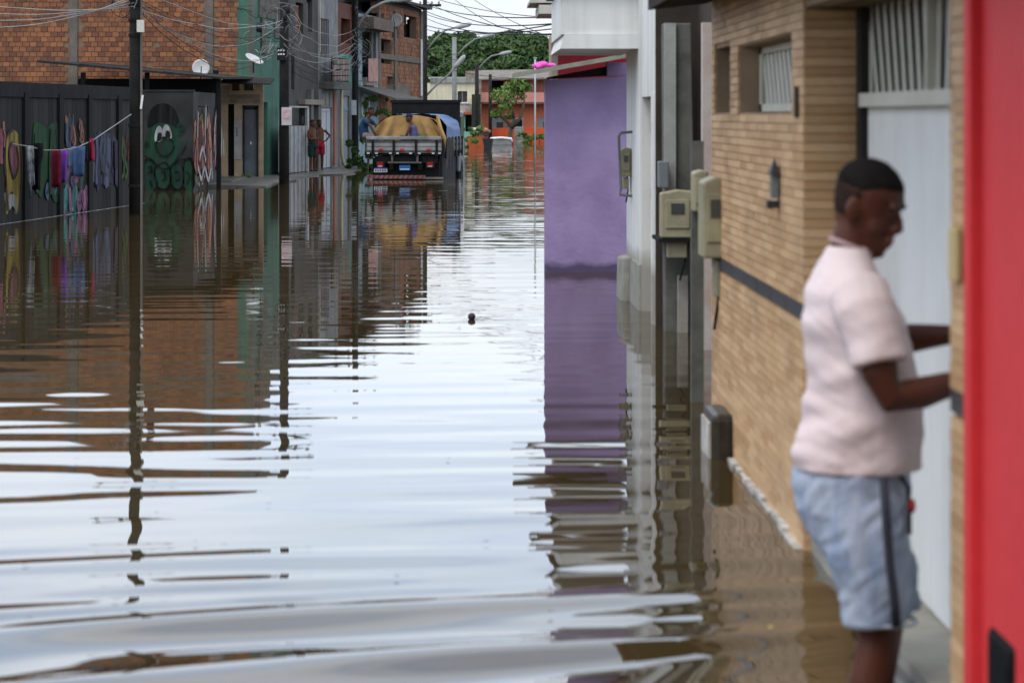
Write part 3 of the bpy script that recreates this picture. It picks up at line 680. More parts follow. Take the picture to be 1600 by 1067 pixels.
b_ = MB(); FG.box(b_, FG.u(309), FG.u(325), -.10, -.03, -.36, 1.84); b_.build('door_leaf', MATS['grey_render_wall'], sw)
OR1 = (.46, .20, .13); WHT = (.48, .46, .44)
graf(FG, sw, [((.16, .12, .06), [(303, 200), (312, 182), (319, 180), (327, 210), (328, 270), (320, 286), (306, 290), (302, 250)])], .006)
scrib(FG, sw, 303.5, 327, 185, 272, [OR1, (.36, .14, .10), (.40, .22, .15), OR1, (.10, .04, .04)], 30, .12, .42, .011)
scrib(FG, sw, 304, 326, 262, 290, [(.25, .2, .08), (.12, .05, .05), WHT, (.06, .03, .03)], 10, .1, .22, .012)
for pts in ([(305, 215), (306, 175)], [(317, 225), (318, 168), (321, 200)], [(327, 235), (328, 280)], [(308, 250), (313, 232), (318, 252)], [(306, 262), (311, 280), (316, 262), (322, 282), (326, 262)]): stroke(FG, sw, pts, .12, WHT, .052)
scrib(FG, sw, 333, 342, 172, 268, [PNK, (.30, .12, .17), (.14, .05, .07), (.25, .16, .2)], 18, .12, .4, .008)
for pts in ([(333, 250), (332, 205), (336, 166)], [(338, 166), (343, 210), (341, 262)], [(346, 218), (346.5, 242)]): stroke(FG, sw, pts, .12, WHT, .05)
# ---- brick building
FB = Fr((0, 66.0), (1, 0))
M_mort = mat('mortar', (.21, .135, .09), rough=.95)
M_brick = mat('hollow_brick', (.275, .115, .054), (.13, .053, .033), scale=3, rough=.85, island=True, grime=.6, grime_col=(.06, .045, .035))  # brick tone lowered to carry the left side's dim light, plus grime
bb_ = thing('brick_building', (-9, 68, -.3), 'tall bare brick building with concrete columns behind the graffiti fence', 'building')
zb0, zb1 = 2.25, 6.85
xl, xr = FB.u(-160), FB.u(394)
b_ = MB(); b_.box(xl, xr, 66.03, 72, -.36, zb1); b_.build('wall', M_mort, bb_)
cols = [(109, 121, .02), (322, 333, .02), (386, 396, .03)]
for a, b, d_ in cols:
    b_ = MB(); b_.box(FB.u(a), FB.u(b), 66.0 - d_, 66.2, -.3, zb1); b_.build('concrete_column', mat('col_conc', (.15, .128, .105), (.085, .073, .062), scale=3, streak=.3), bb_)
b_ = MB(); b_.box(xl, FB.u(386), 65.985, 66.2, 5.0, 5.22); b_.build('ring_beam', MATS['col_conc'], bb_)
BL, BH = .176, .128
bm_ = MB(); bm_.box(.008, BL - .008, 0, .06, .008, BH - .008); bme = bm_.mesh('brick'); bme.materials.append(M_brick)
rb_ = random.Random(11); cnd = []; z = zb0; r_i = 0
while z < zb1 - BH:
    x = xl - (r_i % 2) * BL / 2 - rb_.uniform(0, .04)
    while x < xr:
        if not any(FB.u(a) - BL < x < FB.u(b) for a, b, _ in cols) and x > xl and x + BL < xr and not (4.9 < z < 5.25):
            cnd.append((x, z))
        x += BL
    z += BH; r_i += 1
top = CAMH + 180 * 66 / FPX
vis = [c for c in cnd if c[1] < top and c[0] > FB.u(-8) and (c[1] > 2.95 or c[0] < FB.u(115) or c[0] > FB.u(333))]
rb_.shuffle(vis); vset = set(vis[:300]); rs = MB()
for (x, z) in cnd:
    j = rb_.uniform(-.004, .006)
    if rb_.random() < .012: continue
    if (x, z) in vset: inst('brick', bme, (x + rb_.uniform(-.004, .004), 66.005 + j, z), bb_)
    else: rs.box(x + .006, x + BL - .006, 66.005 + j, 66.065, z + .007, z + BH - .007)
rs.build('bricks', M_brick, bb_, kind='stuff')
# tiled street front of it, right of the graffiti wall
M_ft = mat('front_tile', (.20, .15, .105), (.11, .08, .057), scale=4, rough=.6, island=True)
ff = Fr((0, 65.85), (1, 0))
dO = ff.rect(380, 403, 168, 276); vO1 = ff.rect(362, 374, 131, 142); vO2 = ff.rect(381, 397, 131, 142); jO = ff.rect(356, 366, 163, 284)
b_ = MB(); ff.wall(b_, ff.u(346), ff.u(411), -.36, 2.62, .14, [dO, vO1, vO2, jO]); b_.build('front_wall', M_grout, bb_)
tz = -.1; fcount = 0
ftm = MB(); ftm.box(.004, .196, -.008, 0, .004, .116); ftme = ftm.mesh('tile'); ftme.materials.append(M_ft)
while tz < 2.5:
    tx = ff.u(346)
    while tx < ff.u(411) - .19:
        if not any(o[0] - .17 < tx < o[1] - .02 and o[2] - .1 < tz < o[3] - .01 for o in (dO, vO1, vO2, jO)):
            inst('tile', ftme, (tx, 65.85, tz), bb_)
        tx += .2
    tz += .12
b_ = MB(); b_.box(xl, ff.u(411), 65.98, 66.02, -.3, 2.3); b_.build('dark_inside', mat('dark_room3', (.015, .013, .012)), bb_)
b_ = MB(); ff.pbox(b_, 382, 401, 172, 276, -.08, -.04); dg = b_.build('door', mat('grey_door', (.115, .122, .13), rough=.5), bb_)
b_ = MB(); ff.pbox(b_, 391, 392.5, 222, 226, -.04, -.02); b_.build('handle', M_white, dg)
for a, b, c, d in ((379.5, 382, 166, 276), (401, 404, 166, 276), (379.5, 404, 165, 169)):
    b_ = MB(); ff.pbox(b_, a, b, c, d, -.03, .02); b_.build('door_frame', M_eave, bb_)
b_ = MB(); ff.pbox(b_, 366, 378, 188, 249, .003, .03); pn = b_.build('white_panel', mat('panel_white', (.33, .30, .28), rough=.7), bb_)
for i in range(4):
    b_ = MB(); ff.pbox(b_, 369.5, 371.2, 200 + i * 3.6, 202.4 + i * 3.6, .03, .034); b_.build('painted_letter', M_eave, pn)
# lean-to roof over the yard
lt = thing('lean_to_roof', (-7.5, 60, 2.3), 'dark sagging lean-to roof in front of the brick wall', 'roof')
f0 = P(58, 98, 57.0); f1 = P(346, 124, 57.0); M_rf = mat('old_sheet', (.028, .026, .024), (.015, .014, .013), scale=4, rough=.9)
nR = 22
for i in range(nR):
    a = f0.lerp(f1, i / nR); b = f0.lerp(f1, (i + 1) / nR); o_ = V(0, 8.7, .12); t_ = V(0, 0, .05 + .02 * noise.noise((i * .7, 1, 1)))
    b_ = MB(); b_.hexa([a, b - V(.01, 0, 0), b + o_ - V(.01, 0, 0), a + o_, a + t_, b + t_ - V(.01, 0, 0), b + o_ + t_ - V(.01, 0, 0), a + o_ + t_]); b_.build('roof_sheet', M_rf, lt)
b_ = MB(); q0 = P(122, 112, 60); q1 = P(342, 150, 60); b_.box(q0.x, q1.x, 60, 60.1, 1.5, 2.5); b_.build('shade_board', mat('shade_black', (.012, .011, .01)), lt)  # near-black board added to stand for the shade under the lean-to
for px in (126, 226, 338):
    b_ = MB(); q = P(px, 120, 57.3); b_.box(q.x, q.x + .1, 57.3, 57.4, -.3, 2.45 if px > 300 else 2.6); b_.build('post', M_post, lt)
cn = thing('door_canopy', (-5.7, 65, 2.4), 'thin dark canopy above the grey door of the tiled front', 'canopy')
b_ = MB(); c0 = P(344, 131, 64.3); c1 = P(422, 133, 64.3); b_.hexa([c0, c1, c1 + V(0, 1.5, .15), c0 + V(0, 1.5, .15), c0 + V(0, 0, .05), c1 + V(0, 0, .03), c1 + V(0, 1.5, .2), c0 + V(0, 1.5, .2)]); b_.build('sheet', M_rf, cn)
b_ = MB(); b_.bar(P(337, 110, 65.5), P(337, 150, 65.5), .14); b_.build('post', M_post, cn)
# satellite dishes
M_dish = mat('dish', (.46, .45, .43), (.36, .35, .33), scale=6, rough=.5)
def dish(c, r, nrm, label):
    t_ = thing('satellite_dish', c, label, 'satellite dish', 'satellite dishes on the left buildings')
    n_ = Vector(nrm).normalized(); up = Vector((0, 0, 1)); x = n_.cross(up).normalized(); y = x.cross(n_)
    rings = []
    for k in range(6):
        rr = r * k / 5 + .004; dp = -.22 * r * (1 - (k / 5) ** 2)
        rings.append([Vector(c) + n_ * dp + x * rr * math.cos(a * math.pi / 10) + y * rr * math.sin(a * math.pi / 10) for a in range(20)])
    back = [[p - n_ * .012 for p in rg] for rg in rings]
    b_ = MB(); b_.loft(rings + back[::-1]); b_.build('reflector', M_dish, t_, True)
    b_ = MB(); b_.tube([Vector(c) - y * r * .9, Vector(c) + n_ * r * .9 - y * .1 * r], .012, 6); b_.build('feed_arm', M_post, t_)
    b_ = MB(); b_.tube([Vector(c) - n_ * .3 * r, Vector(c) - n_ * .3 * r - V(0, 0, r * 1.2)], .02, 6); b_.build('mast', M_post, t_)
dish(P(314, 106, 63.5), .215, (.15, -1, .25), 'round satellite dish facing the street above the lean-to roof')
dish(P(398, 92, 64.5), .25, (.55, -.35, 1.0), 'tilted satellite dish seen nearly edge-on beside the green wall')
dish(P(618, 32, 88), .24, (-.3, -1, .3), 'pale satellite dish on the far brick house beside the pole')
# ---- poles
M_pole = mat('dark_pole', (.026, .024, .022), (.014, .013, .012), scale=4, rough=.9)
M_pole2 = mat('grey_pole', (.22, .22, .21), (.15, .15, .145), scale=4, rough=.9)
def upole(px, Y, h_, r0, r1, m, label, arms=(), group='utility poles'):
    x = (px - VX) * Y / FPX; t_ = thing('utility_pole', (x, Y, -.35), label, 'utility pole', group)
    b_ = MB(); b_.tube([(x, Y, -.36), (x, Y, h_ * .5), (x, Y, h_)], [r0, (r0 + r1) / 2, r1], 12); b_.build('shaft', m, t_, True)
    for z_ in arms:
        b_ = MB(); b_.box(x - .7, x + .7, Y - .12 - r1, Y - r1, z_, z_ + .1); ca = b_.build('crossarm', M_post, t_)
        for k in (-.6, -.2, .3, .6) if arms else ():
            b_ = MB(); b_.tube([(x + k, Y - .1 - r1, z_ + .1), (x + k, Y - .1 - r1, z_ + .16), (x + k, Y - .1 - r1, z_ + .22)], [.03, .05, .03], 8); b_.build('insulator', mat('ceramic', (.3, .2, .15), rough=.3), ca)
    return t_, x
def lamp_arm(t_, pts, Y, m=None):
    b_ = MB(); q = [P(a, b, Y) for a, b in pts]; b_.tube(q, .045, 7); b_.build('lamp_arm', m or M_pole2, t_, True)
    e0, e1 = q[-2], q[-1]; d_ = (e1 - e0).normalized()
    b_ = MB(); b_.tube([e1 - d_ * .1, e1 + d_ * .1, e1 + d_ * .5, e1 + d_ * .62], [.05, .10, .10, .04], 8); b_.build('lamp_head', mat('lamp_grey', (.35, .35, .34), rough=.4), t_, True)
p1, x1 = upole(211, 42.6, 6.3, .10, .085, M_pole, 'dark wooden utility pole in the water nearest on the left', (5.9,))
b_ = MB(); b_.tube([(x1 + .11, 42.55, -.3), (x1 + .11, 42.55, 4.5)], .02, 6); b_.build('conduit', mat('conduit_l', (.16, .14, .12)), p1)
b_ = MB(); b_.box(x1 + .06, x1 + .17, 42.35, 42.47, 3.02, 3.22); b_.build('junction_box', M_cream_metal, p1)
for z_ in (2.95, 3.2, 1.45, .45, 3.45):
    b_ = MB(); b_.cyl((x1, 42.6, z_), (x1, 42.6, z_ + .05), .112, None, 14); b_.build('band', M_post, p1)
b_ = MB(); b_.bar((x1 + .14, 42.5, 1.98), (x1 + .11, 42.5, 1.75), .03, .05); b_.build('white_tag', M_white, p1)
p2, x2 = upole(444, 61.7, 6.5, .125, .10, M_pole, 'dark utility pole with cable coils and a pasted notice, second on the left', (6.0,))
b_ = MB(); q0 = P(440, 196, 61.55); q1 = P(456, 168, 61.55); b_.box(q0.x, q1.x, 61.53, 61.56, q0.z, q1.z); nb = b_.build('notice', mat('notice_white', (.5, .46, .45)), p2)
b_ = MB(); q0 = P(442, 186, 61.5); q1 = P(453, 172, 61.5); b_.box(q0.x, q1.x, 61.52, 61.527, q0.z, q1.z); b_.build('print', mat('print_pink', (.42, .17, .2), (.5, .45, .44), scale=16), nb)
b_ = MB(); q0 = P(433, 88, 61.5); q1 = P(448, 75, 61.5); b_.box(q0.x, q1.x, 61.45, 61.58, q0.z - .1, q1.z); b_.build('splice_box', mat('black_box', (.015, .015, .016)), p2)
for k in range(6):
    b_ = MB(); q = P(434 + (k % 3) * 4, 78 + (k // 3) * 6, 61.44); b_.box(q.x, q.x + .04, 61.44, 61.45, q.z - .035, q.z); b_.build('label_tag', M_white, p2)
p3, x3 = upole(555, 80.5, 6.4, .11, .09, M_pole, 'dark utility pole with a curved lamp arm beside the truck, third on the left', (5.9,))
lamp_arm(p3, [(556, 48), (566, 30), (580, 14), (600, 4), (618, 1)], 80.5)
b_ = MB(); q0 = P(549, 180, 80.3); q1 = P(557, 157, 80.3); b_.box(q0.x, q1.x, 80.3, 80.33, q0.z, q1.z); b_.build('notice', mat('notice2', (.45, .46, .46)), p3)
p4, x4 = upole(628, 95, 6.6, .13, .11, M_pole, 'dark utility pole carrying a finned transformer behind the truck', (6.2,))
tq = P(645, 52, 94.7)
b_ = MB(); b_.cyl(tq - V(0, 0, .42), tq + V(0, 0, .42), .22, .22, 16); b_.cyl(tq + V(0, 0, .42), tq + V(0, 0, .5), .25, .2, 16); trf = b_.build('transformer', M_pole2, p4, True)
for k in range(12):
    a = k * math.pi / 6; b_ = MB(); c_ = tq + V(.24 * math.cos(a), .24 * math.sin(a), 0); b_.box(c_.x - .03, c_.x + .03, c_.y - .03, c_.y + .03, c_.z - .3, c_.z + .33); b_.build('cooling_fin', M_pole2, trf)
for k in (-.12, 0, .12):
    b_ = MB(); b_.tube([tq + V(k, 0, .48), tq + V(k, 0, .62), tq + V(k, 0, .78)], [.03, .045, .02], 7); b_.build('bushing', M_dish, trf)
b_ = MB(); b_.box(x4, tq.x, 94.9, 95.05, tq.z - .5, tq.z - .43); b_.build('bracket', M_post, p4)
p5, x5 = upole(664, 110, 6.8, .11, .09, M_pole, 'dark slim utility pole at the right edge of the brick house', (6.3,))
lamp_arm(p5, [(666, 150), (680, 135), (700, 118), (712, 104)], 110)
lamp_arm(p5, [(666, 80), (680, 62), (695, 48), (715, 43)], 110)
p6, x6 = upole(710, 130, 5.6, .13, .11, M_pole2, 'pale grey concrete lamp pole above the truck', (), )
lamp_arm(p6, [(712, 90), (726, 74), (742, 62), (756, 58)], 130)
p7, x7 = upole(745, 140, 4.4, .13, .10, M_pole, 'leaning dark pole with lamp arm between cream and orange houses', ())
lamp_arm(p7, [(746, 110), (758, 96), (768, 88), (782, 85)], 140)
p8, x8 = upole(766, 148, 4.0, .11, .09, M_pole, 'short dark pole in front of the orange house', ())
xx_ = (836 - VX) * 77.6 / FPX
b_ = MB(); b_.tube([(xx_, 77.6, -.36), (xx_, 77.6, 3.35)], .028, 10); b_.box(xx_ - .05, xx_ + .06, 77.57, 77.63, 3.35, 3.39); b_.build('white_pole', mat('pole_white', (.42, .42, .41)), smooth=True, label='thin white post standing alone in the water by the purple shack', cat='post')
# ---- houses along the left
def house_t(name, px, label): q = L2.pt(L2.u(px), -1, -.3); return thing(name, q, label, 'house', 'houses along the left side of the street')
uu = L2.u
DEEP = 5.0
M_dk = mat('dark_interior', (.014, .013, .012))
# green house
hg = house_t('green_house', 420, 'green painted house beside the brick building')
M_green = mat('green_paint', (.062, .145, .105), (.04, .095, .07), scale=1.5, streak=.35)
o1 = L2.rect(404, 418, 160, 276)
b_ = MB(); L2.wall(b_, uu(397), uu(443), -.36, 5.1, .2, [o1]); b_.build('wall', M_green, hg)
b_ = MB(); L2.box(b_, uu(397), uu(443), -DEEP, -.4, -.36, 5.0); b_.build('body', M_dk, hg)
b_ = MB(); L2.box(b_, uu(397) - .3, uu(397) - .002, -4, -.05, -.36, 5.1); b_.build('side_wall', M_green, hg)
b_ = MB(); L2.pbox(b_, 404, 437, -60, 30, .003, .03); L2.pbox(b_, 407, 415, 30, 84, .003, .05); L2.pbox(b_, 428, 437, 30, 60, .003, .04); b_.build('bare_strip', mat('bare_strip', (.13, .12, .095), (.05, .048, .04), scale=3, streak=.3), hg)
b_ = MB(); L2.pbox(b_, 404.5, 411, 165, 275, -.12, -.08); b_.build('door', M_eave, hg)
# corrugated gate
cg = thing('corrugated_gate', L2.pt(uu(443), .3, .05), 'white corrugated metal gate behind the pole with the notice', 'gate', None)
gu0, gu1 = uu(421), uu(465)
nC = 14
for i in range(nC):
    a = gu0 + (gu1 - gu0) * i / nC; b = gu0 + (gu1 - gu0) * (i + 1) / nC
    b_ = MB(); L2.box(b_, a, b - .004, .26, .30 if i % 2 else .275, .08, L2.z(443, 197)); b_.build('corrugation', mat('galv', (.34, .34, .335), (.22, .22, .215), scale=4, rough=.45, streak=.2), cg)
for a, b, c, d in ((421, 466, 166, 168.5), (463.5, 466, 166, 270), (421, 423, 166, 270)):
    b_ = MB(); L2.pbox(b_, a, b, c, d, .24, .31); b_.build('gate_frame', MATS['galv'], cg)
b_ = MB(); L2.pbox(b_, 456, 459, 182, 194, .25, .28); b_.build('lock_hole', M_eave, cg)
# grey tall house
hc = house_t('grey_house', 470, 'tall grey weathered house with a dark open doorway where people stand')
M_greyh = mat('grey_render', (.078, .072, .065), (.04, .037, .034), scale=1.2, streak=.4)
ops = [L2.rect(467, 479, 165, 270), L2.rect(484, 490, 168, 262), L2.rect(462, 474, 5, 55), L2.rect(479, 488, 0, 50), L2.rect(455, 460, 85, 140)]
b_ = MB(); L2.wall(b_, uu(443) + .003, uu(497), -.36, 5.25, .25, ops); b_.build('wall', M_greyh, hc)
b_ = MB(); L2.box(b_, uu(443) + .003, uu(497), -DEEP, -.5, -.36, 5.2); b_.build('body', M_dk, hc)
for a, b in ((479, 483), (490.5, 495)):
    b_ = MB(); L2.pbox(b_, a, b, 140, 272, .003, .14); b_.build('column', mat('col_grey', (.12, .115, .11)), hc)
b_ = MB(); L2.pbox(b_, 466, 496, 156, 164, .003, .2); b_.build('lintel', mat('col_beige', (.22, .19, .15)), hc)
for a, b, c, d, m in ((463, 473, 8, 52, (.18, .07, .05)), (480, 487.5, 4, 48, (.13, .12, .10))):
    b_ = MB(); L2.pbox(b_, a, b, c, d, -.16, -.12); b_.build('shutter', mat('sh%d' % a, m), hc)
b_ = MB(); L2.pbox(b_, 454, 459, 85, 140, -.16, -.1); b_.build('shutter', mat('sh454', (.13, .06, .045)), hc)
b_ = MB(); b_.tube([L2.p(494.5, 0, .1), L2.p(494.5, 82, .1)], .03, 6); b_.build('drain_pipe', mat('pipe_cream', (.42, .37, .28)), hc)
# house with white door and lattice balcony
hd = house_t('lattice_house', 512, 'narrow house with white door and clay lattice balcony')
dd_ = L2.rect(500, 519, 168, 268); gr_ = L2.rect(501, 516, 145, 166); wd = L2.rect(500, 514, 30, 90)
b_ = MB(); L2.wall(b_, uu(497) + .003, uu(528), -.36, 5.2, .25, [dd_, gr_, wd]); b_.build('wall', mat('dirty_white', (.24, .24, .24), (.13, .128, .125), scale=1.5, streak=.45), hd)
b_ = MB(); L2.box(b_, uu(497) + .003, uu(528), -DEEP, -.5, -.36, 5.1); b_.build('body', M_dk, hd)
b_ = MB(); L2.box(b_, dd_[0], dd_[1], -.12, -.06, .08, dd_[3]); dw = b_.build('door', mat('door_white', (.36, .37, .38), (.30, .31, .32)), hd)
b_ = MB(); L2.pbox(b_, 501, 518, 172, 174, -.06, -.04); b_.build('door_trim', MATS['door_white'], dw)
b_ = MB(); L2.pbox(b_, 512.5, 513.3, 172, 264, -.06, -.045); b_.build('door_trim', mat('trim_grey', (.3, .3, .31)), dw)
for i in range(7):
    b_ = MB(); x = 501.8 + i * 2.1; L2.pbox(b_, x, x + .8, 145, 166, -.05, -.02); b_.build('grille_bar', MATS['galv'], hd)
for i in range(5):
    b_ = MB(); x = 501.5 + i * 2.6; L2.pbox(b_, x, x + 1, 30, 90, -.05, -.02); b_.build('window_bar', mat('bar_grey', (.14, .13, .13)), hd)
b_ = MB(); L2.pbox(b_, 498, 526, 128, 140, .003, .45); b_.build('balcony_slab', mat('slab_dark', (.10, .095, .085), streak=.4), hd)
M_lat = mat('lattice', (.22, .17, .145), (.13, .10, .085), scale=6, island=True)
for r_ in range(4):
    for c_ in range(6):
        b_ = MB(); xa = 498.5 + c_ * 4.4; ya = 93 + r_ * 8.8; L2.pbox(b_, xa, xa + 3.8, ya, ya + 7.4, .40 + .01 * (c_ % 2), .46); b_.build('lattice_block', M_lat, hd)
b_ = MB(); L2.pbox(b_, 498, 526, 91, 128, .36, .385); b_.build('lattice_back', M_eave, hd)
b_ = MB(); L2.pbox(b_, 520.2, 523.5, 145, 258, .003, .05); b_.build('brick_strip', mat('brick_strip', (.30, .12, .08)), hd)
b_ = MB(); b_.tube([L2.p(527.5, 128, .12), L2.p(527.5, 240, .12), L2.p(528.5, 256, .16), L2.p(530, 262, .25)], .05, 8); b_.build('downpipe', mat('pipe_yellow', (.42, .38, .24)), hd, True)
# teal house
he = house_t('teal_house', 537, 'teal and grey house just left of the third pole')
do_ = L2.rect(531, 546, 150, 254)
b_ = MB(); L2.wall(b_, uu(528) + .003, uu(551), -.36, L2.z(540, 140), .25, [do_]); b_.build('lower_wall', mat('lower_grey', (.12, .125, .125), streak=.3), he)
b_ = MB(); L2.wall(b_, uu(528) + .003, uu(551), L2.z(540, 140) + .002, L2.z(540, 85), .25); b_.build('upper_wall', mat('teal_paint', (.085, .25, .21), (.055, .16, .14), streak=.3), he)
b_ = MB(); L2.wall(b_, uu(528) + .003, uu(551), L2.z(540, 85) + .002, 5.1, .25, [L2.rect(533, 547, 30, 68)]); b_.build('brick_storey', mat('brick_storey', (.14, .055, .036), (.07, .03, .022), scale=5), he)
b_ = MB(); L2.box(b_, uu(528) + .003, uu(551), -DEEP, -.5, -.36, 5.0); b_.build('body', M_dk, he)
b_ = MB(); L2.box(b_, do_[0], do_[1], -.12, -.06, -.1, do_[3]); b_.build('door', mat('door_grey2', (.20, .20, .21)), he)
b_ = MB(); L2.pbox(b_, 533, 546, 168, 173, -.06, -.04); b_.build('blue_stripe', mat('blue_stripe', (.10, .22, .25)), he)
# blue balcony house
hf = house_t('blue_balcony_house', 575, 'house with light blue frame, balcony and sheet awning behind the third pole')
bo = L2.rect(566, 588, 50, 128); wo_ = L2.rect(565, 577, 150, 182)
b_ = MB(); L2.wall(b_, uu(551) + .003, uu(592), -.36, 4.9, .25, [bo, wo_]); b_.build('wall', mat('blue_wall', (.24, .32, .33), (.14, .18, .19), streak=.3), hf)
b_ = MB(); L2.box(b_, uu(551) + .003, uu(592), -DEEP, -.7, -.36, 4.8); b_.build('body', M_dk, hf)
b_ = MB(); L2.pbox(b_, 560, 592, 30, 48, .003, .5); b_.build('roof_edge', mat('rf_brown', (.14, .10, .08)), hf)
for a, b, m in ((579, 582, 'col_grey'), (586, 590, 'dirty_white')):
    b_ = MB(); L2.pbox(b_, a, b, 50, 130, -.05, .03); b_.build('column', MATS[m], hf)
b_ = MB(); L2.pbox(b_, 567, 584, 122, 134, -.1, .12); b_.build('balcony_wall', mat('pink_grey', (.25, .2, .18)), hf)
ckk = MB(); n_ = 14; rg = []
for k in range(2):
    row = []
    for i in range(n_):
        x = 568 + 15 * i / (n_ - 1); row.append(L2.p(x, 92 if k == 0 else 128, .15 + .025 * math.sin(i * 1.7)))
    rg.append(row)
ckk.loft(rg, False, False); ckk.loft([[p + V(.012, 0, 0) for p in r_] for r_ in rg[::-1]], False, False)
ckk.build('hanging_cloth', mat('salmon_cloth', (.42, .24, .20)), smooth=True, label='salmon pink cloth hanging over the balcony of the blue-framed house', cat='cloth')
aw = thing('sheet_awning', L2.p(575, 150), 'grey corrugated awning sloping over the pavement left of the truck', 'awning')
for i in range(12):
    a0_ = 558 + i * 4; b_ = MB(); q = [L2.p(a0_, 136 + i * .3, .02), L2.p(a0_ + 3.6, 136 + i * .3, .02)]; w_ = V(L2.n.x, L2.n.y, 0) * 1.15 - V(0, 0, .38)
    b_.hexa([q[0], q[1], q[1] + w_, q[0] + w_, q[0] + V(0, 0, .03), q[1] + V(0, 0, .03), q[1] + w_ + V(0, 0, .03), q[0] + w_ + V(0, 0, .03)]); b_.build('awning_sheet', mat('awning_grey', (.11, .10, .085), (.06, .057, .05), scale=4), aw)
wn = MB(); 
for a, b, c, d in ((565, 566.2, 150, 182), (575.8, 577, 150, 182), (565, 577, 150, 152), (565, 577, 180, 182)): L2.pbox(wn, a, b, c, d, -.06, .02)
wf_ = wn.build('window_frame', M_white, hf)
b_ = MB(); L2.pbox(b_, 566, 576, 152, 180, -.10, -.06); b_.build('pane', mat('dark_glass', (.02, .03, .045), rough=.1, bump=0, spec=.6), wf_)
for i in range(4):
    b_ = MB(); q = L2.p(565 + i * 3, 148, .03); w_ = V(L2.n.x, L2.n.y, 0) * .35 - V(0, 0, .15); e_ = V(L2.d.x, L2.d.y, 0) * .22
    b_.hexa([q, q + e_, q + e_ + w_, q + w_, q + V(0, 0, .02), q + e_ + V(0, 0, .02), q + e_ + w_ + V(0, 0, .02), q + w_ + V(0, 0, .02)]); b_.build('awning_stripe', mat('stripe_teal', (.10, .28, .32)) if i % 2 else M_white, hf)
# far brick house
hb = house_t('far_brick_house', 625, 'unfinished orange brick house with dark flat roof behind the truck')
op_ = [L2.rect(594, 612, 62, 100), L2.rect(592, 600, 22, 50), L2.rect(613, 624, 24, 60), L2.rect(632, 652, 26, 60), L2.rect(606, 616, 120, 150)]
zt_ = L2.z(625, 12)
b_ = MB(); L2.wall(b_, uu(592) + .003, uu(660), -.36, zt_, .25, op_, -.03); b_.build('wall', M_mort, hb)
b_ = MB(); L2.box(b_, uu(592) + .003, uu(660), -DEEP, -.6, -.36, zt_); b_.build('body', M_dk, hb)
b_ = MB(); L2.box(b_, uu(592) + .003, uu(660), -DEEP - .3, -.03, zt_ + .003, zt_ + .12); L2.box(b_, uu(515), uu(661), -1.2, .35, zt_ + .13, zt_ + .22); b_.build('roof_slab', mat('roof_dark', (.06, .055, .05)), hb)
rs = MB(); z = 0.1; ri = 0
while z < zt_ - .14:
    u = uu(592) + (ri % 2) * .1 + .01
    while u < uu(660) - .22:
        if not any(o[0] - .2 < u < o[1] and o[2] - .13 < z < o[3] for o in op_): L2.box(rs, u, u + .2, -.03, random.uniform(-.012, -.002), z, z + .13)
        u += .212
    z += .142; ri += 1
rs.build('bricks', M_brick, hb, kind='stuff')
for a, b, c, d in ((591, 594, 18, 150), (616, 619, 18, 160), (656.5, 660, 18, 160)):
    b_ = MB(); L2.pbox(b_, a, b, c, d, -.02, .03); b_.build('concrete_column', MATS['col_conc'], hb)
b_ = MB(); L2.pbox(b_, 592, 660, 88, 96, -.02, .04); b_.build('floor_beam', MATS['col_conc'], hb)
b_ = MB(); b_.tube([L2.p(655, 62, .08), L2.p(655, 150, .08)], .04, 7); b_.build('drain_pipe', M_white, hb)
wb_ = MB(); wf0 = Fr((L2.pt(uu(618), .5, 0).x, L2.pt(uu(618), .5, 0).y - .2), (1, 0)); wf0.pbox(wb_, 604, 640, 132, 175, -.15, 0); wb_.build('garden_wall', mat('beige_wall', (.32, .29, .24), (.2, .18, .15), scale=2, streak=.4), label='low beige boundary wall just behind the truck cab', cat='wall')
# ---- washing line and clothes
LN = [(205, 179, 42.3), (165, 206, 41.6), (146, 219, 41.2), (120, 231, 40.6), (95, 235, 40.2), (70, 235, 39.9), (45, 229, 39.6), (0, 222, 39.2), (-40, 215, 38.9)]
b_ = MB(); b_.tube([P(*q) for q in LN], .008, 5); b_.build('washing_line', mat('rope', (.3, .29, .27)), smooth=True, label='washing line sagging from first pole along the plank fence', cat='rope')
def garment(nm, x0, x1, y0, y1, c, c2, label, shape=None, Y=40.2, wob=0.0, cat='clothes'):
    n_, m_ = 9, 8; rows = []; bk2 = []
    for j in range(m_):
        t = j / (m_ - 1); row = []; rb2 = []
        for i in range(n_):
            s = i / (n_ - 1)
            wdt = shape(t) if shape else 1
            x = (x0 + x1) / 2 + (s - .5) * (x1 - x0) * wdt + wob * t * 3
            y = y0 + (y1 - y0) * t + (1.2 * math.sin(s * 9 + x0) if j == m_ - 1 else 0)
            yy = Y + .04 * math.sin(s * 8 + x0) * (.4 + t) + .02 * t
            row.append(P(x, y, yy)); rb2.append(P(x, y, yy) + V(0, .03, 0))
        rows.append(row); bk2.append(rb2)
    b_ = MB(); rings = [r_ + k_[::-1] for r_, k_ in zip(rows, bk2)]; b_.loft(rings)
    b_.build(nm, mat(nm + str(x0), c, c2, scale=8, rough=.9), smooth=True, label=label, cat=cat, group='washing on the line')
garment('patterned_shirt', 40, 52, 228, 290, (.42, .44, .42), (.05, .06, .09), 'white and dark patterned shirt on the washing line', lambda t: 1 if t < .3 else .85, Y=39.6, wob=1)
garment('black_shirt', 49, 67, 224, 297, (.008, .008, .010), (.004, .004, .006), 'black shirt on the washing line next to the patterned one', lambda t: 1.05 if t < .35 else .7, Y=39.75, wob=-.6)
garment('maroon_trousers', 80, 95, 235, 293, (.11, .008, .02), (.07, .005, .012), 'maroon trousers hanging on the washing line', Y=40.0)
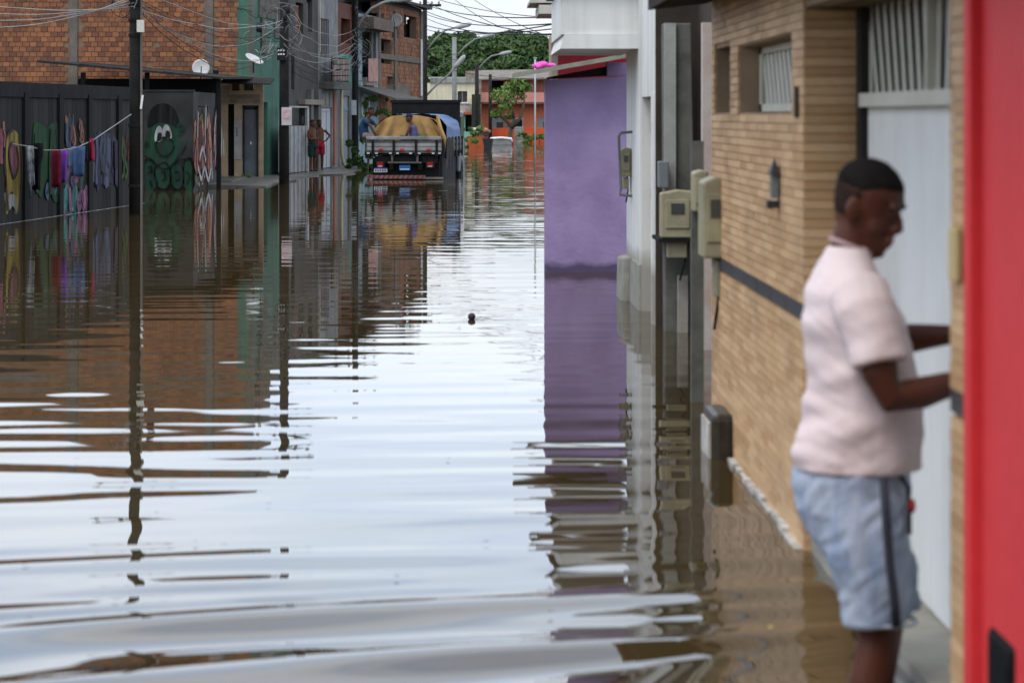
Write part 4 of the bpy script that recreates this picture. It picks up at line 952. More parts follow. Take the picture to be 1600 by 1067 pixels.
garment('purple_towel', 92, 106, 235, 286, (.16, .05, .30), (.11, .035, .22), 'purple towel on the washing line beside the maroon trousers', lambda t: 1 - .25 * t, Y=40.2, wob=-.5)
garment('grey_shorts', 101, 112, 233, 262, (.10, .13, .18), (.07, .09, .13), 'grey blue shorts on the washing line', Y=40.4)
garment('blue_jeans', 110, 133, 229, 276, (.06, .11, .21), (.04, .075, .15), 'blue denim cloth, widest on the washing line', lambda t: 1 - .2 * t, Y=40.6)
garment('black_singlet', 133, 140, 221, 252, (.02, .02, .025), (.01, .01, .012), 'short black top on the washing line beside the red one', Y=41.0)
garment('red_singlet', 138, 147, 217, 252, (.30, .012, .04), (.2, .01, .03), 'bright red top at the pole end of the washing line', lambda t: .7 + .5 * t, Y=41.1)
garment('brown_jacket', -6, 10, 274, 292, (.10, .025, .015), (.06, .015, .01), 'dark red-brown cloth hanging low at the left edge of photo', Y=39.0)
garment('pale_cloth', -6, 8, 302, 322, (.30, .22, .24), (.12, .04, .05), 'pale and maroon cloth under the red-brown one at left edge', Y=39.0)
b_ = MB(); q = P(2, 270, 39.06); b_.tube([(q.x, q.y, -.36), (q.x + .02, q.y, .45), (q.x, q.y, .82)], [.035, .03, .025], 7)
b_.build('stake', M_post, label='wooden stake in the water at the left edge carrying cloths', cat='stake')
# ================================================================== FAR END OF THE STREET
Y0 = 157.0
FO = Fr((0, Y0), (1, 0))
ho = thing('orange_house', FO.p(800, 222), 'orange and red painted house with white door at the end of the street', 'house', 'houses closing the street')
od = FO.rect(803, 818, 184, 222); ow = FO.rect(767, 787, 183, 200); ow2 = FO.rect(840, 860, 184, 200); up1 = FO.rect(768, 787, 125, 146); up2 = FO.rect(806, 818, 130, 146)
b_ = MB(); FO.wall(b_, FO.u(752), FO.u(905), -.36, FO.z(800, 160), .3, [od, ow, ow2]); b_.build('lower_wall', mat('orange_paint', (.62, .19, .10), (.50, .14, .075), scale=.8, streak=.3, grime_col=(.2, .06, .04)), ho)
b_ = MB(); FO.wall(b_, FO.u(752), FO.u(905), FO.z(800, 160) + .004, FO.z(800, 124), .3, [up1, up2]); b_.build('upper_wall', mat('salmon_paint', (.52, .21, .15), (.36, .14, .10), scale=.8, streak=.3), ho)
b_ = MB(); FO.pbox(b_, 752, 905, 145, 160, .004, .9); b_.build('balcony_front', mat('balcony_pink', (.55, .24, .19), (.45, .19, .15), scale=1), ho)
b_ = MB(); FO.pbox(b_, 750, 905, 160, 163, .004, 1.0); b_.build('balcony_slab', mat('slab_dark2', (.12, .08, .06)), ho)
b_ = MB(); FO.box(b_, FO.u(752) + .1, FO.u(905) - .1, -6, -.5, -.36, FO.z(800, 126)); b_.build('body', M_dk, ho)
b_ = MB(); b_.hexa([FO.p(742, 126, 1.2), FO.p(905, 124, 1.2), FO.p(905, 108, -5), FO.p(742, 110, -5), FO.p(742, 124, 1.2), FO.p(905, 122, 1.2), FO.p(905, 106, -5), FO.p(742, 108, -5)]); b_.build('roof', mat('fibre_roof', (.20, .17, .14), (.10, .085, .07), scale=2), ho)
b_ = MB(); FO.pbox(b_, 764, 803, 200, 226, .9, 1.05); FO.pbox(b_, 818, 905, 200, 226, .9, 1.05); b_.build('front_wall', mat('orange_red', (.52, .085, .03), (.42, .065, .025), scale=1, streak=.25), ho)
b_ = MB(); FO.box(b_, od[0], od[1], -.1, -.04, -.3, od[3]); dr = b_.build('door', mat('door_pale', (.5, .5, .46)), ho)
b_ = MB(); FO.pbox(b_, 805, 816, 187, 198, -.035, -.02); b_.build('door_window', M_dk, dr)
for i in range(5):
    b_ = MB(); FO.pbox(b_, 804, 817, 201 + i * 4, 202 + i * 4, -.035, -.015); b_.build('door_slat', mat('slat_grey', (.35, .35, .33)), dr)
for o in (ow, ow2):
    b_ = MB(); FO.box(b_, o[0], o[1], -.1, -.05, o[2], o[3]); w1 = b_.build('window', mat('win_grey', (.28, .29, .28)), ho)
    b_ = MB(); FO.box(b_, o[0] + .35, o[1] - .04, -.05, -.03, o[2], o[2] + .35); b_.build('pane', mat('pane_dark', (.06, .065, .065), rough=.2), w1)
b_ = MB(); FO.pbox(b_, 786, 800, 196, 202, .2, .6); b_.build('air_unit', mat('unit_grey', (.12, .12, .12)), ho)
b_ = MB(); FO.pbox(b_, 852, 864, 133, 144, .95, 1.0); b_.build('blue_cloth', mat('blue_cloth', (.05, .2, .5)), label='blue cloth hung on the balcony of the orange house', cat='cloth')
FC = Fr((0, 152.0), (1, 0))
hcw = thing('cream_house', FC.p(715, 225), 'cream upper storey house with teal ground floor behind the truck', 'house', 'houses closing the street')
cw = FC.rect(715, 730, 143, 160); td = FC.rect(727, 737, 180, 206)
b_ = MB(); FC.wall(b_, FC.u(640), FC.u(747), FC.z(700, 163), FC.z(700, 130), .3, [cw]); b_.build('upper_wall', mat('cream_paint', (.60, .54, .38), (.48, .43, .31), scale=.8, streak=.35, grime_col=(.15, .14, .12)), hcw)
b_ = MB(); FC.wall(b_, FC.u(640), FC.u(747), FC.z(700, 176) + .003, FC.z(700, 163) - .004, .3); b_.build('peeling_band', mat('peel_band', (.48, .46, .42), (.10, .09, .08), scale=2.2), hcw)
b_ = MB(); FC.wall(b_, FC.u(640), FC.u(747), -.36, FC.z(700, 176), .3, [td]); b_.build('lower_wall', mat('teal_low', (.24, .46, .37), (.17, .34, .28), scale=.8), hcw)
b_ = MB(); FC.box(b_, FC.u(640) + .1, FC.u(747) - .1, -5, -.6, -.36, FC.z(700, 131)); b_.build('body', M_dk, hcw)
b_ = MB(); FC.box(b_, cw[0], cw[1], -.15, -.1, cw[2], cw[3]); cwo = b_.build('window', mat('shut', (.05, .05, .05)), hcw)
b_ = MB(); FC.box(b_, (cw[0] + cw[1]) / 2 - .03, (cw[0] + cw[1]) / 2 + .03, -.1, -.06, cw[2], cw[3]); b_.build('mullion', mat('mull', (.2, .19, .17)), cwo)
b_ = MB(); FC.box(b_, cw[0] - .06, cw[1] + .06, .003, .08, cw[2] - .08, cw[2]); b_.build('sill', M_white, cwo)
b_ = MB(); FC.pbox(b_, 672, 747, 122, 130, .003, .1); b_.build('parapet', mat('para_grey', (.3, .29, .26), streak=.5), hcw)
b_ = MB(); FC.pbox(b_, 712, 745, 175, 179, .003, .5); b_.build('tile_eave', mat('clay_eave', (.48, .13, .06)), hcw)
b_ = MB(); FC.pbox(b_, 739, 745, 183, 206, .003, .05); b_.build('green_shutter', mat('green_sh', (.06, .36, .26)), hcw)
b_ = MB(); FC.pbox(b_, 737, 751, 148, 205, .5, .9); b_.build('climbing_plant', mat('dark_creeper', (.03, .035, .02)), hcw)
rh = thing('ridge_house', V(.5, 170, -.3), 'weathered house with stained plaster top behind the cream and orange houses', 'house', 'houses closing the street')
FR2 = Fr((0, 170.0), (1, 0))
b_ = MB(); FR2.pbox(b_, 727, 752, 111, 200, -4, 0); b_.build('wall', mat('stain_wall', (.38, .31, .23), (.09, .07, .05), scale=1.6, streak=.4), rh)
b_ = MB(); FR2.pbox(b_, 750, 860, 112, 200, -4, -.02); b_.build('long_wall', mat('dark_wall9', (.10, .085, .075)), rh)
b_ = MB(); FR2.pbox(b_, 670, 728, 121, 124, -6, 1); b_.build('pale_roof', mat('pale_sheet', (.45, .47, .48)), rh)
b_ = MB(); b_.hexa([P(744, 121, 160), P(860, 119, 160), P(860, 112, 168), P(744, 113, 168), P(744, 120, 160), P(860, 118, 160), P(860, 111, 168), P(744, 112, 168)]); b_.build('sheet_roof', mat('sheet_grey', (.3, .29, .27)), rh)
# rubbish bin and low wall, stranded mattress
b_ = MB(); FQ = Fr((0, 120.0), (1, 0)); FQ.pbox(b_, 729, 756, 213, 240, -.9, 0); b_.build('low_brick_wall', mat('red_low', (.36, .085, .035), (.24, .055, .025), scale=2), label='low red brick planter wall in the water behind the truck', cat='wall')
bn = thing('rubbish_bin', FQ.p(760, 235), 'dark overfull rubbish bin beside the low red wall', 'bin')
q = FQ.p(761, 235, -.2); b_ = MB(); b_.tube([(q.x, q.y, -.3), (q.x, q.y, .5), (q.x, q.y, .55)], [.18, .30, .32], 12); b_.build('tub', mat('bin_black', (.035, .037, .04), rough=.5), bn)
rg_ = random.Random(9)
for nm, c, n_, xs_ in (('white_bag', (.5, .5, .5), 5, (731, 748)), ('grey_bag', (.14, .14, .15), 5, (752, 766)), ('orange_bag', (.42, .14, .08), 3, (748, 760))):
    mb_ = MB()
    for k in range(n_): mb_.ell(FQ.p(rg_.uniform(*xs_), rg_.uniform(203, 211), rg_.uniform(-.7, -.1)), .16, .16, .11, 10, 6)
    me = fuse(mb_, .04, 2)
    c0_ = sum((v.co for v in me.vertices), Vector()) / len(me.vertices)
    me.transform(Matrix.Translation(-c0_))
    link(nm, me, mat(nm, c), None, True, {'white_bag': 'white rubbish bags heaped on the low red wall', 'grey_bag': 'grey rubbish bags filling the bin', 'orange_bag': 'orange rubbish bag on top of the heap'}[nm], 'rubbish', 'rubbish heap', org=c0_)
FT = Fr((0, 140.0), (1, 0)); mt = thing('mattress', FT.p(783, 222), 'pale mattress half afloat against the orange front wall', 'mattress')
b_ = MB(); FT.pbox(b_, 766, 800, 216, 228, -.3, 0); b_.build('core', mat('matt_grey', (.22, .22, .2)), mt, bev=.06)
b_ = MB(); b_.tube([FT.p(766, 222, .02), FT.p(767, 216.5, .02), FT.p(783, 215.5, .02), FT.p(799, 217, .02), FT.p(800, 222, .02)], .07, 6); b_.build('rim', M_white, mt, True)
# ---- vegetation
def leaf_mat(n, c1, c2):
    m = mat(n, c1, c2, scale=.8, rough=.6, island=True, bump=0); b = m.node_tree.nodes['Principled BSDF']
    b.inputs['Subsurface Weight'].default_value = 0
    return m
M_leafA = leaf_mat('leaf_forest', (.060, .105, .026), (.014, .034, .010)); M_leafB = leaf_mat('leaf_bright', (.12, .19, .038), (.045, .085, .02)); M_bark = mat('bark', (.09, .07, .05))
def crown_mesh(seed, clumps, rad, leaf, per, flat=.75):
    r_ = random.Random(seed); vs = []; fs = []
    for (cx, cy, cz, cr) in clumps:
        for k in range(int(per * cr / rad)):
            d = Vector((r_.gauss(0, 1), r_.gauss(0, 1), r_.gauss(0, 1))).normalized(); rr = cr * r_.uniform(.55, 1.0) ** .6
            if noise.noise(d * 1.7 + Vector((cx, cy, cz))) < -.22: continue
            c = Vector((cx, cy, cz)) + Vector((d.x * rr, d.y * rr, d.z * rr * flat))
            nrm = (d + Vector((r_.gauss(0, .5), r_.gauss(0, .5), r_.gauss(0, .5)))).normalized()
            a = nrm.orthogonal().normalized(); a.rotate(Matrix.Rotation(r_.uniform(0, 6.28), 3, nrm)); b = nrm.cross(a)
            s = leaf * r_.uniform(.6, 1.3); o = len(vs)
            vs += [c - a * s, c - b * s * .45 + nrm * s * .15, c + a * s, c + b * s * .45 - nrm * s * .15]; fs.append((o, o + 1, o + 2, o + 3))
    m = bpy.data.meshes.new('crown'); m.from_pydata([tuple(v) for v in vs], [], fs); m.update(); return m
variants = []
for s in range(4):
    r_ = random.Random(s + 40); cl = [(0, 0, 4.6, 1.9)]
    for k in range(11): cl.append((r_.uniform(-2.3, 2.3), r_.uniform(-1.5, 1.5), r_.uniform(2.0, 6.2), r_.uniform(.8, 1.5)))
    m = crown_mesh(s, cl, 1.9, .26, 900); m.materials.append(M_leafA); variants.append(m)
trk = MB(); trk.tube([(0, 0, 0), (.1, 0, 2), (0, .1, 4)], [.3, .22, .1], 8)
for k in range(4): trk.tube([(.05, 0, 2 + k * .3), (math.cos(k * 1.6) * .9, math.sin(k * 1.6) * .9, 3.4 + k * .3)], [.13, .05], 6)
trm = trk.mesh('trunk'); trm.materials.append(M_bark)
hl = MB(); rows = []
for j in range(9):
    row = []
    for i in range(30):
        x = -60 + i * 5.0; yy = 196 + j * 12
        row.append((x, yy, -.5 + smooth(0, 8, j) * 9 + 1.5 * noise.noise((x * .05, yy * .05, 2))))
    rows.append(row)
hl.loft(rows, False, False); hl.build('hillside', mat('hill_green', (.05, .075, .025), (.03, .045, .018), scale=.5), smooth=True, kind='structure')
TR = [(672, 98, 205, 1.0, 'leftmost tree on the hillside, beside the slim dark pole'), (690, 62, 214, 1.05, 'hillside tree with open crown behind the grey lamp pole arm'), (712, 52, 222, 1.1, 'tall hillside tree right above the grey lamp pole'),
      (738, 62, 216, .95, 'hillside tree between the two lamp arms'), (758, 56, 226, 1.1, 'hillside tree above the ridge house roof'), (780, 46, 230, 1.15, 'tallest tree crown on the hillside skyline'),
      (806, 60, 220, 1.0, 'hillside tree above the orange house'), (826, 50, 232, 1.1, 'hillside tree left of the white pole top'), (850, 54, 224, 1.1, 'hillside tree behind the white pole'),
      (872, 64, 216, 1.05, 'hillside tree touching the white balcony edge'), (700, 96, 203, .9, 'lower hillside tree just above the cream house roof'), (730, 92, 206, .95, 'lower hillside tree above the stained plaster house'),
      (762, 90, 204, .95, 'lower hillside tree behind the short dark pole'), (794, 88, 207, 1.0, 'lower hillside tree above the sheet roof'), (828, 86, 205, 1.0, 'lower hillside tree near the shack roof tip'), (862, 90, 204, 1.0, 'lower hillside tree beside the pink cloth'), (645, 104, 202, .95, 'hillside tree partly hidden by the far brick house')]
for i, (px, py, Y, sc, lb) in enumerate(TR):
    q = P(px, py - 11 + 7 * noise.noise((i * 3.1, 0, 0)), Y); h_ = 7.0 * sc
    t_ = thing('hillside_tree', (q.x, Y, q.z - h_), lb, 'tree', 'trees on the hillside', rz=i * 1.1, local=True); t_.scale = (sc, sc, sc)
    o = bpy.data.objects.new('crown', variants[i % 4]); COL.objects.link(o); o.parent = t_
    o = bpy.data.objects.new('trunk', trm); COL.objects.link(o); o.parent = t_; o.location = (0, 0, -1.5); o.scale = (1, 1, 1.4)
# street tree in front of the orange house
st_ = thing('street_tree', P(797, 224, 146), 'small street tree with sparse bright leaves in front of the orange house', 'tree')
Yt = 146; b_ = MB(); g_ = lambda x, y, o=0: P(x, y, Yt + o)
b_.tube([g_(798, 232), g_(797, 212), g_(799, 198), g_(804, 184)], [.17, .13, .11, .07], 8); b_.tube([g_(799, 198), g_(788, 186, .3), g_(776, 178, .5), g_(770, 172)], [.12, .08, .06, .03], 6); b_.tube([g_(799, 200), g_(812, 186, -.3), g_(818, 166), g_(820, 150)], [.14, .1, .06, .03], 6); b_.tube([g_(803, 185), g_(800, 168), g_(796, 152)], [.1, .06, .03], 6); b_.tube([g_(812, 186), g_(817, 172, .5), g_(816, 160, .6)], [.07, .05, .03], 6)
b_.build('trunk', M_bark, st_, True)
cl = []
for x, y, r_ in ((788, 150, .62), (797, 143, .5), (809, 140, .5), (778, 146, .42), (783, 158, .4), (824, 136, .34), (800, 158, .34), (775, 178, .36), (795, 182, .28), (790, 168, .4), (815, 152, .3), (804, 130, .4), (793, 137, .4), (817, 131, .4), (770, 152, .25)):
    q = g_(x, y, random.uniform(-.8, .8)); cl.append((q.x, q.y, q.z, r_))
m = crown_mesh(77, cl, .6, .11, 210); m.materials.append(M_leafB); m.transform(Matrix.Translation(-ORG[st_.name])); link('crown', m, None, st_)
def bush(px, py, Y, r_, lb, mt_=M_leafB, leaf=.1, n_=260):
    q = P(px, py, Y); t_ = thing('shrub', (q.x, Y, q.z - r_), lb, 'shrub', 'shrubs')
    cl = [(random.uniform(-1.2, 1.2) * r_, random.uniform(-.6, .6) * r_, r_ * random.uniform(.05, 1.6) ** 1.4, r_ * random.uniform(.12, .34)) for k in range(16)]
    m = crown_mesh(int(px), cl, r_ * .6, leaf, n_ * .8); m.materials.append(mt_); link('foliage', m, None, t_)
    b_ = MB(); b_.tube([(q.x, Y, q.z - r_), (q.x + .05, Y, q.z)], [.05, .02], 6); b_.build('stem', M_bark, t_)
bush(824, 219, 152, .45, 'small green bush beside the white door of orange house')
bush(725, 222, 118, .7, 'grassy bush in the water just right of the truck')
bush(842, 219, 151, .4, 'small bush at foot of the street tree')
bush(574, 240, 77, .5, 'dark leafy bush between third pole and the truck', M_leafA, .09, 420)
bush(588, 166, 82, .32, 'light flowering plant under the sheet awning', M_leafB, .07, 260)
bush(536, 262, 78.5, .22, 'low weeds at the foot of the downpipe', M_leafB, .04, 220)
bush(385, 279, 65.4, .12, 'weeds at the foot of the tiled front', M_leafB, .03, 140)
# ================================================================== TRUCK
M_tw = mat('truck_white', (.27, .27, .265), (.13, .126, .12), scale=3, rough=.5, grime=.5); M_tk = mat('truck_black', (.009, .009, .0095), (.015, .014, .013), rough=.7, spec=.08); M_tg = mat('truck_grey', (.11, .11, .105), (.06, .058, .055), scale=4, grime=.4)
M_tire = mat('tyre', (.015, .015, .016), rough=.9); M_tred = mat('truck_red', (.5, .02, .02), rough=.35)
tr = thing('flatbed_truck', (-1.58, 65.3, -.34), 'dark flatbed truck with white boarded tailgate parked in the flood', 'truck', rz=R(-5.7), local=True)
Z = .34; W_ = .99; LB = 4.4
def tb(nm, m, *boxes, par=None, bev=0):
    b_ = MB()
    for bx in boxes: b_.box(*bx)
    return b_.build(nm, m, par or tr, bev=bev)
tb('bed_floor', M_tk, (-W_, W_, .06, LB, .62 + Z, .70 + Z)); tb('chassis_shade_fill', M_tk, (-.75, .85, .3, 4.2, .02, .6 + Z), (-.42, -.32, .1, 6.3, .25 + Z, .6 + Z), (.32, .42, .1, 6.3, .25 + Z, .6 + Z), (-.8, .8, .1, .2, .42 + Z, .6 + Z))  # chassis rails, plus a black block standing in for shade under the truck
tg = thing  # keep helper name
gt = tb('tailgate', M_tg, (-W_, W_, .0, .04, .68 + Z, 1.0 + Z))
for z0, z1 in ((.745, .835), (.85, .93)): tb('tailgate_board', M_tw, (-W_ + .01, W_ - .01, -.022, -.002, z0 + Z, z1 + Z), par=gt)
tb('tailgate_rail', M_tw, (-W_ - .02, W_ - .06, -.04, .05, 1.02 + Z, 1.11 + Z), par=gt, bev=.015)
for x in (-.83, -.29, .28, .81, .97): tb('tailgate_post', M_tk, (x - .03, x + .03, -.055, -.024, .60 + Z, 1.015 + Z), par=gt)
for x in (-.62, -.08, .60): tb('reflector', M_tred, (x - .055, x + .055, -.045, -.023, .74 + Z, .79 + Z), par=gt)
for x in (-.95, -.74, -.38, -.2, .14, .36, .72, .88): tb('hinge', M_dish, (x - .035, x + .035, -.03, -.005, .655 + Z, .695 + Z), par=gt)
for s in (-1, 1):
    sd = tb('side_gate', M_tg, (s * W_ - .02, s * W_ + .02, .05, LB, .70 + Z, 1.05 + Z))
    for k in range(6): tb('side_post', M_tk, (s * (W_ + .035) - .02, s * (W_ + .035) + .02, .1 + k * .82, .18 + k * .82, .55 + Z, 1.08 + Z), par=sd)
    for z0 in (.74, .90): tb('side_board', M_tw if s < 0 else M_tg, (s * (W_ + .025) - .006, s * (W_ + .025) + .006, .08, LB - .05, z0 + Z, z0 + .1 + Z), par=sd)
hbd = tb('headboard', M_tk, (-.92, .95, LB, LB + .06, .7 + Z, 2.02 + Z)); tb('headboard_frame', M_tk, (-.95, .98, LB - .03, LB + .09, 1.98 + Z, 2.06 + Z), par=hbd)
cb = MB(); cb.prism([(-.9, LB + .25, .1 + Z), (-.9, LB + 1.75, .1 + Z), (-.9, LB + 1.78, .9 + Z), (-.9, LB + 1.45, 1.75 + Z), (-.9, LB + .3, 1.78 + Z)], (1.8, 0, 0)); cab = cb.build('cab', mat('cab_blue', (.03, .035, .06), rough=.35, spec=.5), tr, bev=.05)
for s in (-1, 1): tb('side_window', mat('dark_glass2', (.02, .02, .025), rough=.08, bump=0), (s * .91 - .01, s * .91 + .01, LB + .5, LB + 1.4, 1.0 + Z, 1.6 + Z), par=cab)
for x, y in ((-.78, .95), (.78, .95), (-.55, .95), (.55, .95), (-.8, LB + 1.0), (.8, LB + 1.0)):
    b_ = MB(); n_ = 20; rings = []
    for (dx, rr) in ((-.1, .2), (-.1, .36), (-.07, .40), (.07, .40), (.1, .36), (.1, .2)): rings.append([V(x + dx, y + rr * math.cos(2 * math.pi * k / n_), .40 + rr * math.sin(2 * math.pi * k / n_)) for k in range(n_)])
    b_.loft(rings); wh_ = b_.build('wheel', M_tire, tr, True)
    b_ = MB(); b_.tube([(x - .09, y, .40), (x + .09, y, .40)], .2, 14); b_.build('rim', M_tg, wh_)
for x in (-.64, .64):
    b_ = MB(); b_.box(x - .11, x + .11, -.02, .06, .30 + Z, .46 + Z); tl_ = b_.build('tail_light', M_tk, tr, bev=.01)
    tb('red_lens', mat('lens_red', (.28, .012, .014), rough=.2, bump=0), (x - .075, x + .075, -.035, -.021, .37 + Z, .45 + Z), par=tl_); tb('clear_lens', mat('lens_clear', (.4, .25, .25), rough=.2, bump=0), (x - .06, x + .06, -.035, -.021, .325 + Z, .365 + Z), par=tl_)
lp = tb('number_plate', mat('plate_white', (.55, .54, .55)), (-.80, -.46, -.03, -.015, .19 + Z, .30 + Z)); tb('plate_band', mat('plate_blue', (.06, .05, .28)), (-.80, -.46, -.034, -.0305, .275 + Z, .30 + Z), par=lp)
for k in range(7): tb('plate_character', mat('plate_ink', (.05, .045, .07)), (-.775 + k * .044, -.748 + k * .044, -.034, -.0305, .205 + Z, .26 + Z), par=lp)
bp_ = tb('blue_plate', mat('plate_b2', (.03, .10, .26), rough=.4), (-.15, .13, -.03, -.015, .24 + Z, .37 + Z)); tb('plate_band', mat('plate_pale', (.3, .42, .55)), (-.13, .11, -.034, -.0305, .25 + Z, .285 + Z), par=bp_)
tb('underrun_bar', M_tg, (-.44, .42, -.05, .0, .42 + Z, .46 + Z)); tb('bar_bracket', M_tg, (-.36, -.31, -.04, .02, .42 + Z, .62 + Z)); tb('bar_bracket', M_tg, (.29, .34, -.04, .02, .42 + Z, .62 + Z))
bm_p = tb('bumper', mat('bumper_white', (.17, .14, .125), grime=.5), (-.98, .52, -.10, -.03, .03 + Z, .115 + Z), (.45, .98, -.06, .0, .02 + Z, .07 + Z))
for k in range(12):
    b_ = MB(); x = -.97 + k * .125; b_.prism([(x, -.104, .032 + Z), (x + .06, -.104, .032 + Z), (x + .11, -.104, .113 + Z), (x + .05, -.104, .113 + Z)], (0, .003, 0)); b_.build('red_stripe', mat('stripe_red', (.20, .03, .028)), bm_p)
for x in (-.62, .6): tb('mud_flap', M_tire, (x - .28, x + .28, .45, .47, -.1 + Z, .55 + Z))
for k in range(7): 
    b_ = MB(); y = .1 + k * .25; b_.tube([(W_ + .06, y, 1.05 + Z), (W_ + .075, y + .03, .75 + Z), (W_ + .06, y, .3 + Z + .1 * (k % 3))], .014, 5); b_.build('tie_rope', mat('rope_grey', (.10, .095, .09)), tr)
# tarpaulins over the load (own things)
def truck_pt(x, y, z):
    c, s = math.cos(R(-5.7)), math.sin(R(-5.7)); return V(-1.58 + x * c - y * s, 65.3 + x * s + y * c, -.34 + z)
def tarp(nm, x0, x1, y0, y1, zt, m, label, fold, sag=0, seed=0, op=None):
    rows = []; nX, nY = 40, 14
    for j in range(nY):
        t = j / (nY - 1); y = y0 + (y1 - y0) * t; row = []
        for i in range(nX):
            a = math.pi * (i / (nX - 1)); xx = -math.cos(a); zz = math.sin(a) ** .55
            xx = math.copysign(abs(xx) ** .6, xx)
            f = fold * noise.noise((i * .30 + seed, t * 1.2, seed)) + fold * .6 * noise.noise((i * .8, t * 2, seed + 4))
            row.append(truck_pt((x0 + x1) / 2 + (x1 - x0) / 2 * xx + f * .5, y + f * .3, 1.0 + Z + (zt - 1.0 - Z) * zz * (1 - sag * (1 - t)) + f * .6))
        rows.append(row)
    b_ = MB(); b_.loft(rows, False, False); b_.loft([[p - V(0, 0, .015) for p in r_] for r_ in rows[::-1]], False, False)
    b_.build(nm, m, smooth=True, label=label, cat='tarpaulin')
M_tan = mat('tan_tarp', (.34, .205, .080), (.23, .135, .05), scale=2.5, rough=.75); M_blu = mat('blue_tarp', (.055, .115, .25), (.035, .075, .17), scale=3, rough=.5)
tarp('blue_tarpaulin', -.78, .97, .9, 4.3, 2.02, M_blu, 'blue tarpaulin covering the load on the truck', .06, seed=1)
tarp('tan_tarpaulin', -.86, .84, .62, 2.2, 1.96, M_tan, 'tan tarpaulin with open folds draped over the back of the load', .03, .0, seed=5)
# hanging front curtain of the tan tarp: folds with an open middle
fr_ = []
for j in range(12):
    t = j / 11; row = []
    for i in range(44):
        s = i / 43; a = -1 + 2 * s; topz = 1.0 + Z + (1.99 - 1.0 - Z) * max(1 - abs(a) ** 3.2, 0) ** .6
        z = 1.0 + Z + (topz - 1.0 - Z) * (1 - t); f = .07 * math.sin(abs(a) * 13 - 4.5 * t) * smooth(.25, .55, abs(a)) + .03 * noise.noise((s * 8, t * 3, 8)) - .06
        row.append(truck_pt(a * .90, .52 + f + .10 * t * abs(a) - .10 * t, z))
    fr_.append(row)
b_ = MB(); b_.loft(fr_, False, False); b_.loft([[p + V(0, .015, 0) for p in r_] for r_ in fr_[::-1]], False, False)
b_.build('tarp_curtain', M_tan, smooth=True, label='hanging end of the tan tarpaulin above the tailgate', cat='tarpaulin')
b_ = MB(); b_.tube([truck_pt(.78, .4, 1.6 + Z), truck_pt(.9, .1, 1.25 + Z), truck_pt(1.02, -.05, 1.05 + Z), truck_pt(1.03, -.07, .8 + Z)], [(.03, .10), (.04, .12), (.03, .08), (.01, .03)], 8); b_.build('tarp_corner', M_tan, smooth=True, label='twisted tan tarpaulin corner hanging over the tailgate end', cat='tarpaulin')
b_ = MB()
for k in range(5): b_.ell(truck_pt(.16 + random.uniform(0, .22), .32 + random.uniform(-.05, .05), .98 + Z + random.uniform(0, .1)), .12, .1, .1, 10, 6)
me = fuse(b_, .03, 2); c0_ = truck_pt(.27, .32, .9 + Z); me.transform(Matrix.Translation(-c0_)); link('green_sack', me, mat('green_sack', (.07, .15, .03)), None, True, 'bright green sack on the truck beside the seated worker', 'sack', org=c0_)
# ================================================================== PEOPLE
M_skin = mat('skin', (.096, .029, .014), (.066, .020, .010), scale=7, rough=.5, bump=.05, spec=.25); M_skin2 = mat('skin_far', (.095, .038, .021), (.07, .028, .016), scale=6, rough=.6, bump=0)
def hand(mb, wr, d, side, thick=1.0, curl=.5):
    """palm from the wrist along d with four fingers and a thumb; side = thumb direction"""
    d = Vector(d).normalized(); s = Vector(side).normalized(); nrm = d.cross(s).normalized(); wr = Vector(wr); k = thick
    mb.tube([wr - d * .02 * k, wr + d * .02 * k, wr + d * .06 * k, wr + d * .095 * k], [(.026 * k, .019 * k), (.034 * k, .017 * k), (.041 * k, .016 * k), (.039 * k, .012 * k)], 12) if abs(d.dot(Vector((0, 0, 1)))) < .9 else mb.tube([wr, wr + d * .09 * k], [.028 * k, .036 * k], 12)
    for i, (o, l) in enumerate(((.030, .072), (.010, .080), (-.011, .074), (-.030, .058))):
        b0 = wr + d * .085 * k + s * o * k; b1 = b0 + (d * (1 - curl * .4) - nrm * curl * .5).normalized() * l * .5 * k; b2 = b1 + (d * (1 - curl * 1.2) - nrm * curl * 1.3).normalized() * l * .5 * k
        mb.tube([b0 - d * .02 * k, b0, b1, b2], [.0095 * k, .0095 * k, .009 * k, .007 * k], 8)
    t0 = wr + d * .025 * k + s * .025 * k
    mb.tube([t0, t0 + (d * .5 + s * .6).normalized() * .035 * k, t0 + (d * .75 + s * .5 - nrm * .25).normalized() * .07 * k], [.013 * k, .011 * k, .008 * k], 8)
